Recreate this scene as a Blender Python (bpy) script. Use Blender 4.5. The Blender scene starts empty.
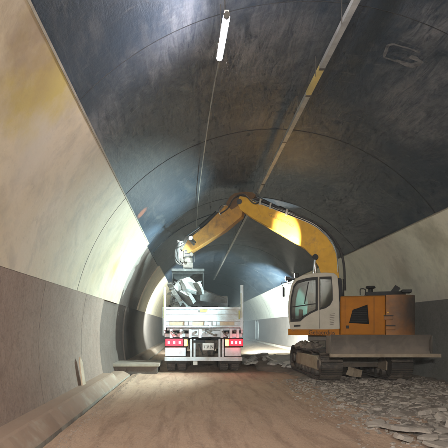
import bpy, bmesh, math, random
from mathutils import Vector, Matrix, noise
R_ = math.radians
random.seed(7)
S = bpy.context.scene
COL = S.collection

# ------------------------------------------------------------------ camera model
F, VX, VY = 460.0, 190.0, 327.0          # focal length and vanishing point in photo pixels
CAMZ = 1.49
def at(px, py, d):
    return Vector(((px-VX)/F*d, d, CAMZ+(VY-py)/F*d))
CX, CZ, RV = 2.26, 1.17, 4.74            # tunnel circle
def wall_hit(px, py, r=RV):
    a, b = (px-VX)/F, (VY-py)/F
    c0 = CAMZ-CZ
    A = a*a+b*b; B = 2*(-a*CX+b*c0); C = CX*CX+c0*c0-r*r
    d = (-B+math.sqrt(B*B-4*A*C))/(2*A)
    return at(px, py, d)

# ------------------------------------------------------------------ materials
def new_mat(name):
    m = bpy.data.materials.new(name); m.use_nodes = True
    nt = m.node_tree; b = nt.nodes['Principled BSDF']
    return m, nt, b
def N(nt, t, **kw):
    n = nt.nodes.new(t)
    for k, v in kw.items():
        if k in n.inputs: n.inputs[k].default_value = v
        else: setattr(n, k, v)
    return n
def ramp(nt, src, a, b):
    r = N(nt, 'ShaderNodeMapRange'); r.clamp = True
    r.inputs['From Min'].default_value = a; r.inputs['From Max'].default_value = b
    nt.links.new(src, r.inputs['Value']); return r.outputs['Result']
def mixc(nt, fac, a, b):
    m = N(nt, 'ShaderNodeMix', data_type='RGBA')
    if isinstance(fac, (int, float)): m.inputs[0].default_value = fac
    else: nt.links.new(fac, m.inputs[0])
    for i, c in ((6, a), (7, b)):
        if isinstance(c, tuple): m.inputs[i].default_value = (*c, 1)
        else: nt.links.new(c, m.inputs[i])
    return m.outputs[2]
def math_n(nt, op, a, b=None):
    m = N(nt, 'ShaderNodeMath', operation=op)
    for i, c in enumerate((a, b)):
        if c is None: continue
        if isinstance(c, (int, float)): m.inputs[i].default_value = c
        else: nt.links.new(c, m.inputs[i])
    return m.outputs[0]
def coords(nt, scale=(1,1,1), rot=(0,0,0)):
    tc = N(nt, 'ShaderNodeTexCoord'); mp = N(nt, 'ShaderNodeMapping')
    mp.inputs['Scale'].default_value = scale; mp.inputs['Rotation'].default_value = rot
    nt.links.new(tc.outputs['Object'], mp.inputs['Vector']); return mp.outputs['Vector']
def noise_n(nt, scale, detail=6, rough=.6, dist=0, vec=None):
    n = N(nt, 'ShaderNodeTexNoise'); n.inputs['Scale'].default_value = scale
    n.inputs['Detail'].default_value = min(detail, 5); n.inputs['Roughness'].default_value = rough
    n.inputs['Distortion'].default_value = dist
    nt.links.new(vec if vec is not None else coords(nt), n.inputs['Vector']); return n.outputs['Fac']
def bump(nt, b, h, strength=.3, dist=.02):
    n = N(nt, 'ShaderNodeBump'); n.inputs['Strength'].default_value = strength; n.inputs['Distance'].default_value = dist
    nt.links.new(h, n.inputs['Height']); nt.links.new(n.outputs['Normal'], b.inputs['Normal'])
def blob(nt, p, r, soft=.5, wob=.5, nscale=2.0):
    """an irregular patch of colour with its own shape round the point p"""
    tc = N(nt, 'ShaderNodeTexCoord')
    d = N(nt, 'ShaderNodeVectorMath', operation='DISTANCE')
    nt.links.new(tc.outputs['Object'], d.inputs[0]); d.inputs[1].default_value = p
    nz = noise_n(nt, nscale, 5, .65)
    s = math_n(nt, 'ADD', d.outputs['Value'], math_n(nt, 'MULTIPLY', math_n(nt, 'SUBTRACT', nz, .5), wob*2*r))
    return math_n(nt, 'SUBTRACT', 1.0, ramp(nt, s, r*(1-soft), r))
def simple(name, base, alt=None, scale=6.0, rough=.6, metal=0., bmp=.15, dust=None, dust_amt=.5, spec=.5, dscale=None, lo=.35, hi=.65):
    m, nt, b = new_mat(name)
    n1 = noise_n(nt, scale, 7, .65, .3)
    col = mixc(nt, ramp(nt, n1, lo, hi), base, alt or tuple(c*.7 for c in base))
    if dust:
        n2 = noise_n(nt, dscale or scale*.6, 8, .7, .5)
        g = N(nt, 'ShaderNodeNewGeometry'); sx = N(nt, 'ShaderNodeSeparateXYZ')
        nt.links.new(g.outputs['Normal'], sx.inputs[0])
        up = math_n(nt, 'MULTIPLY', math_n(nt, 'MAXIMUM', sx.outputs['Z'], 0), .35)
        f = ramp(nt, math_n(nt, 'ADD', n2, up), .75-dust_amt*.5, .95-dust_amt*.45)
        col = mixc(nt, math_n(nt, 'MULTIPLY', f, .85), col, dust)
    nt.links.new(col, b.inputs['Base Color'])
    b.inputs['Roughness'].default_value = rough; b.inputs['Metallic'].default_value = metal
    b.inputs['Specular IOR Level'].default_value = spec
    if bmp: bump(nt, b, noise_n(nt, scale*4, 5, .6), bmp, .01)
    return m
def emit(name, col, strength):
    m, nt, b = new_mat(name)
    b.inputs['Base Color'].default_value = (*col, 1)
    b.inputs['Emission Color'].default_value = (*col, 1); b.inputs['Emission Strength'].default_value = strength
    return m
def glass(name, tint=(.75,.85,.82), alpha=.25):
    m, nt, b = new_mat(name)
    tr = N(nt, 'ShaderNodeBsdfTransparent'); tr.inputs[0].default_value = (*tint, 1)
    gl = N(nt, 'ShaderNodeBsdfGlossy'); gl.inputs['Roughness'].default_value = .04
    mx = N(nt, 'ShaderNodeMixShader'); mx.inputs[0].default_value = alpha
    fr = N(nt, 'ShaderNodeFresnel'); fr.inputs[0].default_value = 1.5
    nt.links.new(math_n(nt, 'ADD', fr.outputs[0], .04), mx.inputs[0])
    nt.links.new(tr.outputs[0], mx.inputs[1]); nt.links.new(gl.outputs[0], mx.inputs[2])
    nt.links.new(mx.outputs[0], nt.nodes['Material Output'].inputs['Surface'])
    return m

def vault_material():
    m, nt, b = new_mat('sooty_vault')
    big = noise_n(nt, .32, 5, .6, 1.2)
    mid = noise_n(nt, 1.0, 9, .72, 2.2, coords(nt, (1, .5, 1), (0, 0, .4)))
    brush = noise_n(nt, 2.6, 10, .78, 1.2, coords(nt, (2.8, .5, 1.2), (.3, .2, .9)))
    swipe = noise_n(nt, 1.6, 8, .7, 2.5, coords(nt, (.5, 2.4, .8), (.2, 0, -.5)))
    fine = noise_n(nt, 13, 9, .8)
    dark = mixc(nt, ramp(nt, big, .32, .68), (.014, .027, .042), (.033, .049, .067))
    c = mixc(nt, math_n(nt, 'MULTIPLY', ramp(nt, mid, .50, .66), .5), dark, (.10, .105, .108))
    c = mixc(nt, math_n(nt, 'MULTIPLY', ramp(nt, brush, .58, .74), .42), c, (.15, .15, .15))
    c = mixc(nt, math_n(nt, 'MULTIPLY', ramp(nt, swipe, .60, .70), .45), c, (.16, .162, .16))
    for pt, r, a in ((wall_hit(95, 150), 1.1, .9), (wall_hit(262, 45), 1.2, .9), (wall_hit(420, 120), 1.2, .8), (wall_hit(355, 205), 1.0, .7), (wall_hit(300, 70), .7, .6), (wall_hit(185, 38), 1.0, .8), (wall_hit(235, 70), .8, .7), (wall_hit(432, 28), .7, .9), (wall_hit(440, 75), .6, .8), (wall_hit(400, 90), .7, .6), (wall_hit(265, 120), .6, .5)):  # pale smears; the ones by the tube lamp put its glow into the colour
        k = math_n(nt, 'MULTIPLY', blob(nt, pt, r, .8, .9, 1.7), a)  # those right of the tray lighten the vault beside its shadow
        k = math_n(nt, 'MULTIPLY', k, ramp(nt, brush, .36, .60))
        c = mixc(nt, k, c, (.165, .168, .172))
    c = mixc(nt, math_n(nt, 'MULTIPLY', ramp(nt, fine, .48, .72), .55), c, (.020, .025, .032))
    c = mixc(nt, math_n(nt, 'MULTIPLY', blob(nt, wall_hit(142, 213), .22, .5, .6, 5), .8), c, (.33, .12, .07))
    nt.links.new(c, b.inputs['Base Color'])
    b.inputs['Roughness'].default_value = .5; b.inputs['Specular IOR Level'].default_value = .35
    h = math_n(nt, 'ADD', noise_n(nt, 4, 9, .75), math_n(nt, 'MULTIPLY', brush, .8))
    bump(nt, b, h, .35, .03)
    return m
def panel_material(name, base, alt, stains):
    m, nt, b = new_mat(name)
    n1 = noise_n(nt, .55, 7, .62, .8); n2 = noise_n(nt, 1.9, 10, .70, .3); n3 = noise_n(nt, 1.0, 9, .68, .2, coords(nt, (.6, 1.6, .35)))
    n4 = noise_n(nt, 9, 9, .8)
    c = mixc(nt, ramp(nt, n1, .32, .68), base, alt)
    c = mixc(nt, math_n(nt, 'MULTIPLY', ramp(nt, n2, .48, .68), .6), c, tuple(x*.62 for x in alt))
    c = mixc(nt, math_n(nt, 'MULTIPLY', ramp(nt, n3, .50, .70), .32), c, tuple(x*.66 for x in base))
    c = mixc(nt, math_n(nt, 'MULTIPLY', ramp(nt, n4, .56, .74), .45), c, tuple(x*.5 for x in base))
    for p, r, col, a, ns in stains:
        c = mixc(nt, math_n(nt, 'MULTIPLY', blob(nt, p, r, .75, .95, ns), a), c, col)
    nt.links.new(c, b.inputs['Base Color'])
    b.inputs['Roughness'].default_value = .5
    bump(nt, b, math_n(nt, 'ADD', noise_n(nt, 3, 9, .65), n2), .35, .025)
    return m
def base_material(name, base, alt, light):
    m, nt, b = new_mat(name)
    n1 = noise_n(nt, .8, 9, .7, .8); n2 = noise_n(nt, 2.4, 9, .74, .3, coords(nt, (.6, 1.7, .30))); n3 = noise_n(nt, 22, 6, .7)
    n4 = noise_n(nt, 5, 9, .78, .5)
    c = mixc(nt, ramp(nt, n1, .32, .66), base, alt)
    c = mixc(nt, math_n(nt, 'MULTIPLY', ramp(nt, n2, .48, .70), .30), c, light)
    c = mixc(nt, math_n(nt, 'MULTIPLY', ramp(nt, n4, .52, .70), .5), c, tuple(x*.55 for x in base))
    c = mixc(nt, math_n(nt, 'MULTIPLY', ramp(nt, n3, .45, .7), .45), c, tuple(x*.5 for x in base))
    nt.links.new(c, b.inputs['Base Color']); b.inputs['Roughness'].default_value = .85
    bump(nt, b, math_n(nt, 'ADD', n3, n4), .6, .02)
    return m
def road_material():
    m, nt, b = new_mat('dusty_road')
    n1 = noise_n(nt, .5, 6, .6, .6); n2 = noise_n(nt, 1.6, 9, .74, .6, coords(nt, (2.4, .3, 1))); n3 = noise_n(nt, 30, 6, .7)
    n4 = noise_n(nt, 7, 8, .7)
    c = mixc(nt, ramp(nt, n1, .3, .7), (.42, .275, .18), (.50, .345, .24))
    c = mixc(nt, math_n(nt, 'MULTIPLY', ramp(nt, n2, .48, .64), .65), c, (.25, .15, .10))
    c = mixc(nt, math_n(nt, 'MULTIPLY', ramp(nt, n4, .52, .75), .4), c, (.50, .36, .26))
    c = mixc(nt, math_n(nt, 'MULTIPLY', ramp(nt, n3, .5, .75), .35), c, (.13, .09, .068))
    nt.links.new(c, b.inputs['Base Color']); b.inputs['Roughness'].default_value = .8
    bump(nt, b, math_n(nt, 'ADD', n4, math_n(nt, 'MULTIPLY', n3, .5)), .7, .03)
    return m
def paint(name, base, dirt, amt=.5, rough=.68):
    return simple(name, base, tuple(c*.82 for c in base), 2.5, rough, 0, .08, dirt, amt, .14, 3.0)

def tail_dark_paint():
    m, nt, b = new_mat('counterweight_paint')
    n = noise_n(nt, 2.5, 8, .7, .5); n2 = noise_n(nt, 7, 9, .75)
    c = mixc(nt, ramp(nt, n, .4, .65), (.36, .128, .008), (.22, .09, .02))
    c = mixc(nt, math_n(nt, 'MULTIPLY', blob(nt, (-1.65, .75, 1.9), 1.05, .75, .5, 2.2), .93), c, (.035, .032, .03))  # darker towards the rear corner
    c = mixc(nt, math_n(nt, 'MULTIPLY', ramp(nt, n2, .5, .7), .5), c, (.13, .085, .055))
    nt.links.new(c, b.inputs['Base Color']); b.inputs['Roughness'].default_value = .65
    bump(nt, b, n2, .1, .01)
    return m
DUST = (.24, .195, .155)
M = dict(
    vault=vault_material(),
    bare=base_material('bare_lining', (.34, .30, .26), (.40, .355, .31), (.48, .43, .37)),
    cream=panel_material('cream_lining_panel', (.60, .495, .325), (.65, .56, .42), [
        (wall_hit(42, 82), .85, (.52, .40, .10), .85, 2.6), (wall_hit(22, 60), .7, (.33, .22, .13), .5, 2.0),
        (wall_hit(113, 268), .42, (.60, .36, .14), .8, 3.2), (wall_hit(30, 150), .6, (.62, .56, .46), .6, 2.0),
        (wall_hit(130, 275), .45, (.18, .16, .13), .55, 4.0), (wall_hit(10, 20), .7, (.30, .22, .15), .5, 2.0)]),
    cream_r=panel_material('stained_pale_panel', (.68, .65, .53), (.74, .71, .60), [
        (wall_hit(430, 235), .8, (.25, .23, .17), .6, 2.0), (wall_hit(375, 262), .7, (.62, .60, .50), .7, 2.4), (wall_hit(405, 270), .6, (.30, .27, .19), .5, 2.0)]),
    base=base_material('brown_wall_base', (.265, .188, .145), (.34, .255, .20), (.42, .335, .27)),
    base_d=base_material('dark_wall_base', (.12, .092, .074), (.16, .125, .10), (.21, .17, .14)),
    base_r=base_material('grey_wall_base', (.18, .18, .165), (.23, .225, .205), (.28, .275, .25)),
    edge=simple('pale_edge', (.42, .38, .30), None, 3, .7, dust=DUST),
    groove=simple('dark_joint', (.014, .015, .017), (.04, .04, .04), 5, .9),
    scrape=simple('scraped_mortar', (.17, .165, .16), (.05, .053, .057), 6, .9, bmp=.4),
    road=road_material(),
    kerb=simple('kerb_concrete', (.47, .41, .32), (.31, .26, .20), 2.4, .85, bmp=.4, dust=(.30, .20, .14), dust_amt=.5),
    rubble=simple('rubble_dust', (.27, .225, .185), (.14, .116, .097), 3.0, .95, bmp=.6),
    crumb=simple('concrete_crumbs', (.36, .315, .27), (.16, .138, .118), 2.0, .95, bmp=.3),
    slab_p=simple('brightened_broken_concrete', (.52, .51, .47), (.36, .35, .32), 3.5, .9, bmp=.6),  # paler copy for the dim pile: missing light made up in the colour
    slab=simple('broken_concrete', (.35, .31, .27), (.21, .188, .165), 3.5, .9, bmp=.7, dust=(.36, .31, .26), dust_amt=.5),
    slab_w=simple('fresh_broken_concrete', (.185, .19, .183), (.10, .102, .098), 4.5, .95, bmp=.8, dust=(.25, .245, .23), dust_amt=.5),
    yellow=paint('boom_yellow_paint', (.70, .38, .05), (.34, .21, .09), .45),
    stickp=paint('dirty_stick_paint', (.50, .255, .06), (.20, .12, .06), .6),
    brown=paint('rusty_brown_paint', (.15, .085, .045), (.26, .17, .10), .4, .7),
    orange=paint('hood_orange_paint', (.38, .135, .006), (.23, .10, .02), .35),
    ctw=tail_dark_paint(),
    cabw=paint('cab_white_paint', (.47, .43, .36), (.36, .31, .25), .35),
    black=simple('black_plastic', (.010, .010, .011), (.018, .0175, .017), 8, .6, spec=.25), grille=simple('grille_black', (.006, .006, .006), None, 8, .9, spec=.1),
    rubber=simple('black_rubber', (.02, .02, .02), (.05, .046, .042), 6, .8, dust=DUST, dust_amt=.3),
    steel=simple('dark_dusty_steel', (.075, .068, .06), (.12, .105, .09), 5, .6, .4, .3, DUST, .4),
    trk=simple('track_steel', (.07, .063, .056), (.04, .037, .034), 7, .6, .5, .4, DUST, .45),
    tan=simple('dusty_track_frame', (.33, .265, .19), (.22, .17, .12), 4, .85, bmp=.4, dust=(.38, .31, .23), dust_amt=.5),
    bladep=simple('dirty_blade_steel', (.105, .09, .075), (.155, .13, .105), 3, .75, .2, .3, (.22, .18, .145), .5),
    faded=simple('faded_lettering', (.50, .26, .05), None, 9, .6), chrome=simple('chrome_rod', (.65, .66, .68), None, 10, .2, 1., 0),
    truckw=simple('white_truck_paint', (.70, .79, .86), (.60, .66, .71), 2.2, .6, 0, .06, (.34, .31, .27), .58),
    tyre=simple('dusty_tyre', (.11, .105, .10), (.17, .155, .14), 7, .9, .4, dust=(.3,.26,.22), dust_amt=.5), truckd=simple('dirty_truck_frame', (.16, .135, .11), (.08, .07, .06), 6, .75, .2, .3, DUST, .4),
    tray=simple('galvanised_tray', (.40, .40, .37), (.26, .26, .24), 4, .5, .3, .1, DUST, .3),
    tray_y=simple('yellow_tray', (.60, .46, .14), (.45, .36, .14), 4, .6, .1, .1),  # single tray length in a yellow tone
    buckp=simple('dusty_bucket_steel', (.11, .112, .108), (.06, .061, .06), 5, .75, .4, .1, (.24, .235, .22), .45),
    wood=simple('pale_wood', (.62, .50, .37), (.46, .34, .23), 5, .8, bmp=.2),
    plate=simple('plate_white', (.75, .75, .72), None, 8, .5),
    yellowmark=simple('yellow_marking', (.50, .47, .14), None, 6, .6),
    glass=glass('cab_glass', (.36, .45, .44)), mirror=simple('mirror_glass', (.5, .52, .53), None, 4, .05, 1., 0),
    door=simple('pale_door_paint', (.62, .68, .70), (.5, .55, .56), 3, .5),
    seat=simple('seat_fabric', (.025, .026, .03), None, 10, .9),
    bulb=emit('bright_bulb', (1, .16, .2), 4), tube=emit('lit_tube', (.92, .89, 1.0), 150.0), added_tube=emit('added_warm_tube', (1.0, .95, .87), 150.0), redl=emit('red_lamp', (1.0, .025, .05), 1.2), ambl=emit('amber_lamp', (1.0, .42, .10), 4.5),
    whitel=emit('work_lamp_lens', (.9, 1.0, 1.0), 120.0), headl=emit('headlamp_lens', (1, .98, .92), 25.0),
)

# ------------------------------------------------------------------ mesh helpers
class MB:
    def __init__(s): s.v, s.f = [], []
    def add(s, vs, fs):
        o = len(s.v); s.v += [tuple(v) for v in vs]; s.f += [tuple(i+o for i in f) for f in fs]; return s
    def box(s, x0, x1, y0, y1, z0, z1, m=None):
        vs = [Vector(p) for p in ((x0,y0,z0),(x1,y0,z0),(x1,y1,z0),(x0,y1,z0),(x0,y0,z1),(x1,y0,z1),(x1,y1,z1),(x0,y1,z1))]
        if m is not None: vs = [m @ v for v in vs]
        return s.add(vs, [(3,2,1,0),(4,5,6,7),(0,1,5,4),(1,2,6,5),(2,3,7,6),(3,0,4,7)])
    def cyl(s, a, b, r0, r1=None, n=20, cap=True):
        a, b = Vector(a), Vector(b); r1 = r0 if r1 is None else r1
        d = (b-a).normalized(); t = d.orthogonal().normalized(); w = d.cross(t)
        vs = []
        for p, r in ((a, r0), (b, r1)):
            for i in range(n):
                q = 2*math.pi*i/n; vs.append(p+(t*math.cos(q)+w*math.sin(q))*r)
        fs = [(i, (i+1)%n, n+(i+1)%n, n+i) for i in range(n)]
        if cap: fs += [tuple(range(n-1, -1, -1)), tuple(range(n, 2*n))]
        return s.add(vs, fs)
    def bar(s, a, b, w, h, up=(0,0,1)):
        a, b = Vector(a), Vector(b); d = (b-a).normalized(); up = Vector(up)
        sd = d.cross(up)
        if sd.length < 1e-4: sd = d.orthogonal()
        sd.normalize(); u = sd.cross(d)
        vs = [p+sd*i*w/2+u*j*h/2 for p in (a, b) for i, j in ((-1,-1),(1,-1),(1,1),(-1,1))]
        return s.add(vs, [(3,2,1,0),(4,5,6,7),(0,1,5,4),(1,2,6,5),(2,3,7,6),(3,0,4,7)])
    def tube(s, pts, r, n=8, smooth=4):
        P = [Vector(p) for p in pts]
        if smooth and len(P) > 2:
            Q = []
            E = [P[0]*2-P[1]] + P + [P[-1]*2-P[-2]]
            for i in range(1, len(E)-2):
                for k in range(smooth):
                    t = k/smooth; a, b, c, d = E[i-1:i+3]
                    Q.append(.5*((2*b)+(c-a)*t+(2*a-5*b+4*c-d)*t*t+(3*b-a-3*c+d)*t**3))
            Q.append(P[-1]); P = Q
        vs, fs = [], []; t = (P[1]-P[0]).orthogonal().normalized()
        for i, p in enumerate(P):
            d = (P[min(i+1, len(P)-1)]-P[max(i-1, 0)]).normalized()
            t = (t-d*t.dot(d)).normalized(); w = d.cross(t)
            vs += [p+(t*math.cos(2*math.pi*j/n)+w*math.sin(2*math.pi*j/n))*r for j in range(n)]
        for i in range(len(P)-1):
            for j in range(n): fs.append((i*n+j, i*n+(j+1)%n, (i+1)*n+(j+1)%n, (i+1)*n+j))
        fs += [tuple(range(n-1, -1, -1)), tuple(range((len(P)-1)*n, len(P)*n))]
        return s.add(vs, fs)
    def prism(s, loops, v0, v1, fn=lambda u, z, v: (u, v, z)):
        """outer loop (and holes) of (u,z) points, extruded from v0 to v1"""
        bm = bmesh.new(); es = []
        for lp in loops:
            vv = [bm.verts.new((p[0], 0, p[1])) for p in lp]
            for i in range(len(vv)): es.append(bm.edges.new((vv[i], vv[(i+1)%len(vv)])))
        bmesh.ops.triangle_fill(bm, edges=es, use_beauty=True, use_dissolve=False)
        bm.verts.index_update()
        n = len(bm.verts); P = [(v.co.x, v.co.z) for v in bm.verts]
        vs = [fn(u, z, v0) for u, z in P]+[fn(u, z, v1) for u, z in P]
        fs = []
        for f in bm.faces:
            ix = [v.index for v in f.verts]; fs += [tuple(ix), tuple(n+i for i in reversed(ix))]
        for e in bm.edges:
            if len(e.link_faces) == 1:
                a, b = e.verts[0].index, e.verts[1].index; fs.append((a, b, n+b, n+a))
        bm.free(); return s.add(vs, fs)
    def build(s, name, mat, parent=None, bevel=0, smooth=True, seg=2, angle=35):
        me = bpy.data.meshes.new(name); me.from_pydata(s.v, [], s.f)
        bm = bmesh.new(); bm.from_mesh(me); bmesh.ops.recalc_face_normals(bm, faces=bm.faces); bm.to_mesh(me); bm.free()
        me.materials.append(mat)
        if smooth:
            for p in me.polygons: p.use_smooth = True
            me.set_sharp_from_angle(angle=R_(angle))
        o = bpy.data.objects.new(name, me); COL.objects.link(o)
        if parent: o.parent = parent
        if bevel:
            b = o.modifiers.new('bevel', 'BEVEL'); b.width = bevel; b.segments = seg; b.limit_method = 'ANGLE'; b.angle_limit = R_(40)
            b.harden_normals = True
        return o
def tag(o, label=None, cat=None, group=None, kind=None):
    if label: o['label'] = label
    if cat: o['category'] = cat
    if group: o['group'] = group
    if kind or cat: o['kind'] = kind or 'thing'
    return o
def empty(name, loc, rz=0):
    o = bpy.data.objects.new(name, None); COL.objects.link(o); o.location = loc; o.rotation_euler = (0, 0, rz); o.empty_display_size = .3
    return o
def text_mesh(body, size, mat, name, parent, mtx, depth=.004, bold=False):
    cu = bpy.data.curves.new(name, 'FONT'); cu.body = body; cu.size = size; cu.extrude = depth; cu.align_x = 'LEFT'
    if bold: cu.offset = size*.02
    tmp = bpy.data.objects.new('tmp', cu); COL.objects.link(tmp)
    dg = bpy.context.evaluated_depsgraph_get()
    me = bpy.data.meshes.new_from_object(tmp.evaluated_get(dg)); bpy.data.objects.remove(tmp)
    me.name = name; me.materials.clear(); me.materials.append(mat); me.transform(mtx)
    o = bpy.data.objects.new(name, me); COL.objects.link(o); o.parent = parent
    return o

# ------------------------------------------------------------------ setting: ground
Y0, Y1 = -24.0, 110.0
g = MB(); g.add([(-400,-400,-.3),(400,-400,-.3),(400,600,-.3),(-400,600,-.3)], [(0,1,2,3)])
tag(g.build('ground', simple('outside_ground', (.16,.14,.11), (.1,.1,.07), .3, .95), smooth=False), kind='structure')
g = MB(); nx, ny = 150, 240
def road_z(x, y):
    z = .014*noise.noise(Vector((x*.8, y*.5, 0)))+.009*noise.noise(Vector((x*3, y*2.2, 4)))+.005*noise.noise(Vector((x*9, y*7, 4)))
    for xr in (-.55, -.15, 1.25, 1.62, 2.25):
        w_ = .09*noise.noise(Vector((y*.25, xr, 2))); z -= .022*max(0, 1-abs(x-xr-w_)/.16)*(.4+.9*abs(noise.noise(Vector((y*.7, xr*3, 5)))))
    z += .05*max(0, 1-abs(x+1.60)/.18)*(.6+.5*noise.noise(Vector((x, y*.9, 9))))       # dirt bank along the gutter
    return z+.012
ys = [Y0+(4-Y0)*i/40 for i in range(40)]+[4+14*i/260 for i in range(260)]+[18+(Y1-18)*i/60 for i in range(61)]
for y in ys:
    for i in range(nx+1):
        x = -1.80+(7.0+1.80)*i/nx; g.v.append((x, y, road_z(x, y)))
for j in range(len(ys)-1):
    for i in range(nx): a = j*(nx+1)+i; g.f.append((a, a+1, a+nx+2, a+nx+1))
tag(g.build('road', M['road']), kind='structure')
# rubble carpet on the right
g = MB(); xs = [2.3+4.6*i/90 for i in range(91)]; yr = [2+22*i/260 for i in range(261)]
def rub_edge(y): return 2.72+.22*noise.noise(Vector((y*.6, 3, 1)))+.1*noise.noise(Vector((y*2.3, 1, 1)))-(.9*max(0, min(1, (y-14.5)/2)))
def rub_z(x, y):
    e = max(0, min(1, (x-rub_edge(y))/.7))
    n = noise.noise(Vector((x*1.3, y*1.3, 2)))*.04+noise.noise(Vector((x*4, y*4, 7)))*.03+noise.noise(Vector((x*11, y*11, 5)))*.018
    heap = .28*math.exp(-((x-2.75)**2/.9+(y-17.0)**2/1.6))+.22*math.exp(-((x-2.5)**2/1.2+(y-20)**2/4))
    return -.03+e*(.075+n*1.15)+heap*e
for y in yr:
    for x in xs: g.v.append((x, y, rub_z(x, y)))
for j in range(260):
    for i in range(90): a = j*91+i; g.f.append((a, a+1, a+92, a+91))
tag(g.build('rubble_ground', M['rubble']), kind='structure')
# gutter
g = MB().box(-1.90, -1.60, Y0, Y1, -.20, -.14)
tag(g.build('gutter', M['groove'], smooth=False), kind='structure')
# walkway with kerb on the left: ends at the recess
g = MB(); prof = [(-1.87, -.2), (-1.885, .02), (-2.06, .23), (-2.10, .25), (-2.60, .26), (-2.60, -.2)]
for (a, b, hh) in ((Y0, 12.4, 1), (12.4, 14.4, .45), (16.2, Y1, 1)):
    n = max(2, int((min(b, 40)-a)/.16)); L = []
    for k in range(n+1):
        y = a+(b-a)*k/n; j = .012*noise.noise(Vector((y*1.1, 0, 3)))+.010*noise.noise(Vector((y*4.3, 1, 3)))-.02*max(0, noise.noise(Vector((y*2.6, 5, 3)))-.25)
        L.append([(p[0]+(j if i in (1,2) else 0), y, (p[1]*hh if p[1] > 0 else p[1])+(j*.6 if i in (1, 2) else 0)) for i, p in enumerate(prof)])
    o = len(g.v); m = len(prof)
    for r in L: g.v += r
    for k in range(n):
        for i in range(m): g.f.append((o+k*m+i, o+k*m+(i+1)%m, o+(k+1)*m+(i+1)%m, o+(k+1)*m+i))
    g.f += [tuple(o+i for i in range(m)), tuple(o+n*m+i for i in range(m))]
tag(g.build('walkway', M['kerb'], smooth=False), kind='structure')
g = MB().box(6.45, 7.1, 19.0, Y1, -.02, .17)
tag(g.build('pavement', M['kerb'], bevel=.02), kind='structure')

# ------------------------------------------------------------------ tunnel
tunnel = tag(empty('tunnel', (0,0,0)), 'arched road tunnel with sooty dark vault and cream side walls above a brown base', 'tunnel')
def arc_pt(phi, y, r): return (CX+r*math.sin(phi), y, CZ+r*math.cos(phi))
def shell(phi0, phi1, y0, y1, r_in, r_out, nphi, step=1.0):
    g = MB(); n = max(1, int((y1-y0)/step))
    for r in (r_in, r_out):
        for k in range(n+1):
            y = y0+(y1-y0)*k/n
            for i in range(nphi+1): g.v.append(arc_pt(phi0+(phi1-phi0)*i/nphi, y, r))
    off = (n+1)*(nphi+1); w = nphi+1
    for k in range(n):
        for i in range(nphi):
            a = k*w+i; g.f += [(a, a+1, a+w+1, a+w), (off+a, off+a+w, off+a+w+1, off+a+1)]
    for k in range(n):
        for i in (0, nphi):
            a = k*w+i; g.f.append((a, a+w, off+a+w, off+a))
    for i in range(nphi):
        for k in (0, n):
            a = k*w+i; g.f.append((a, a+1, off+a+1, off+a))
    return g
P_TOP, P_BAND, P_FLOOR = R_(50.1), R_(76.9), R_(105)
EPS = .0
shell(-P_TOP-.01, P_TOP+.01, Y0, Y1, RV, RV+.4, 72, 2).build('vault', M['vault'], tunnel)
for sgn, spans, mt in ((-1, ((Y0, 14.9), (20.4, Y1)), M['cream']), (1, ((Y0, Y1),), M['cream_r'])):
    for (a, b) in spans:
        p = sorted((sgn*P_TOP, sgn*P_BAND))
        shell(p[0], p[1], a, b, RV-.05, RV+.4, 26, 2).build('wall_panel', mt, tunnel)
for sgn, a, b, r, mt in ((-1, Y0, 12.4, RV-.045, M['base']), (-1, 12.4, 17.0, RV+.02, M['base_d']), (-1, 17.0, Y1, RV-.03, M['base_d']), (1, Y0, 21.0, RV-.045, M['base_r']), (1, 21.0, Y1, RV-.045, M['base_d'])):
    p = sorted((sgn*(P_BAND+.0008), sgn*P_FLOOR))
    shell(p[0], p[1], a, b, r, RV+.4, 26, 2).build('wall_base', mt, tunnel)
shell(-P_BAND, -P_TOP-.012, 14.9, 20.4, RV+.012, RV+.4, 26, 2).build('bare_lining', M['bare'], tunnel)
g = MB(); g.prism([[(CX+RV*math.sin(q/20*math.pi*2), CZ+RV*math.cos(q/20*math.pi*2)) for q in range(20)]], Y1-.3, Y1-.1, lambda u, z, v: (u, v, z)); g.build('added_end_wall', M['bare'], tunnel, smooth=False)  # added to close the far mouth and keep the sky out
# arched rib rings and joints (slightly skewed to the road, as the joints in the photograph are)
def ring(y0, wid, r_in, r_out, p0, p1, slope=.0, n=90):
    g = MB()
    for i in range(n+1):
        ph = p0+(p1-p0)*i/n
        for r in (r_in, r_out):
            for dy in (0, wid):
                q = arc_pt(ph, 0, r); g.v.append((q[0], y0+dy+slope*(q[0]-CX), q[2]))
    for i in range(n):
        a = i*4; b = a+4
        g.f += [(a, a+1, b+1, b), (a+2, b+2, b+3, a+3), (a, b, b+2, a+2), (a+1, a+3, b+3, b+1)]
    g.f += [(0, 1, 3, 2), (n*4, n*4+2, n*4+3, n*4+1)]
    return g
for y0, wid in ((6.3, .010), (10.3, .028), (15.6, .02), (24.5, .03), (31.0, .03), (38.0, .03), (46, .03)):
    ring(y0, wid, RV-.005, RV+.02, -P_TOP, P_TOP, .2).build('vault_joint', M['groove'], tunnel)
    for sg in (-1, 1):
        if (sg < 0 and y0 < 20 and y0 != 10.3) or (sg > 0 and y0 < 20): continue
        a = sorted((sg*P_TOP, sg*P_BAND))
        ring(y0, wid*.5, RV-.054, RV-.02, a[0], a[1], .2, 26).build('panel_joint', M['groove'], tunnel)
for y0 in (7.4, 10.3):
    ring(y0, .006, RV-.048, RV-.02, -R_(104), -P_BAND-.004, .0, 26).build('wall_base_joint', M['base_d'], tunnel)
ring(17.2, .35, RV-.025, RV+.03, -P_TOP+.01, P_TOP-.01, .1).build('vault_rib', M['vault'], tunnel, bevel=.012)
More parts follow.
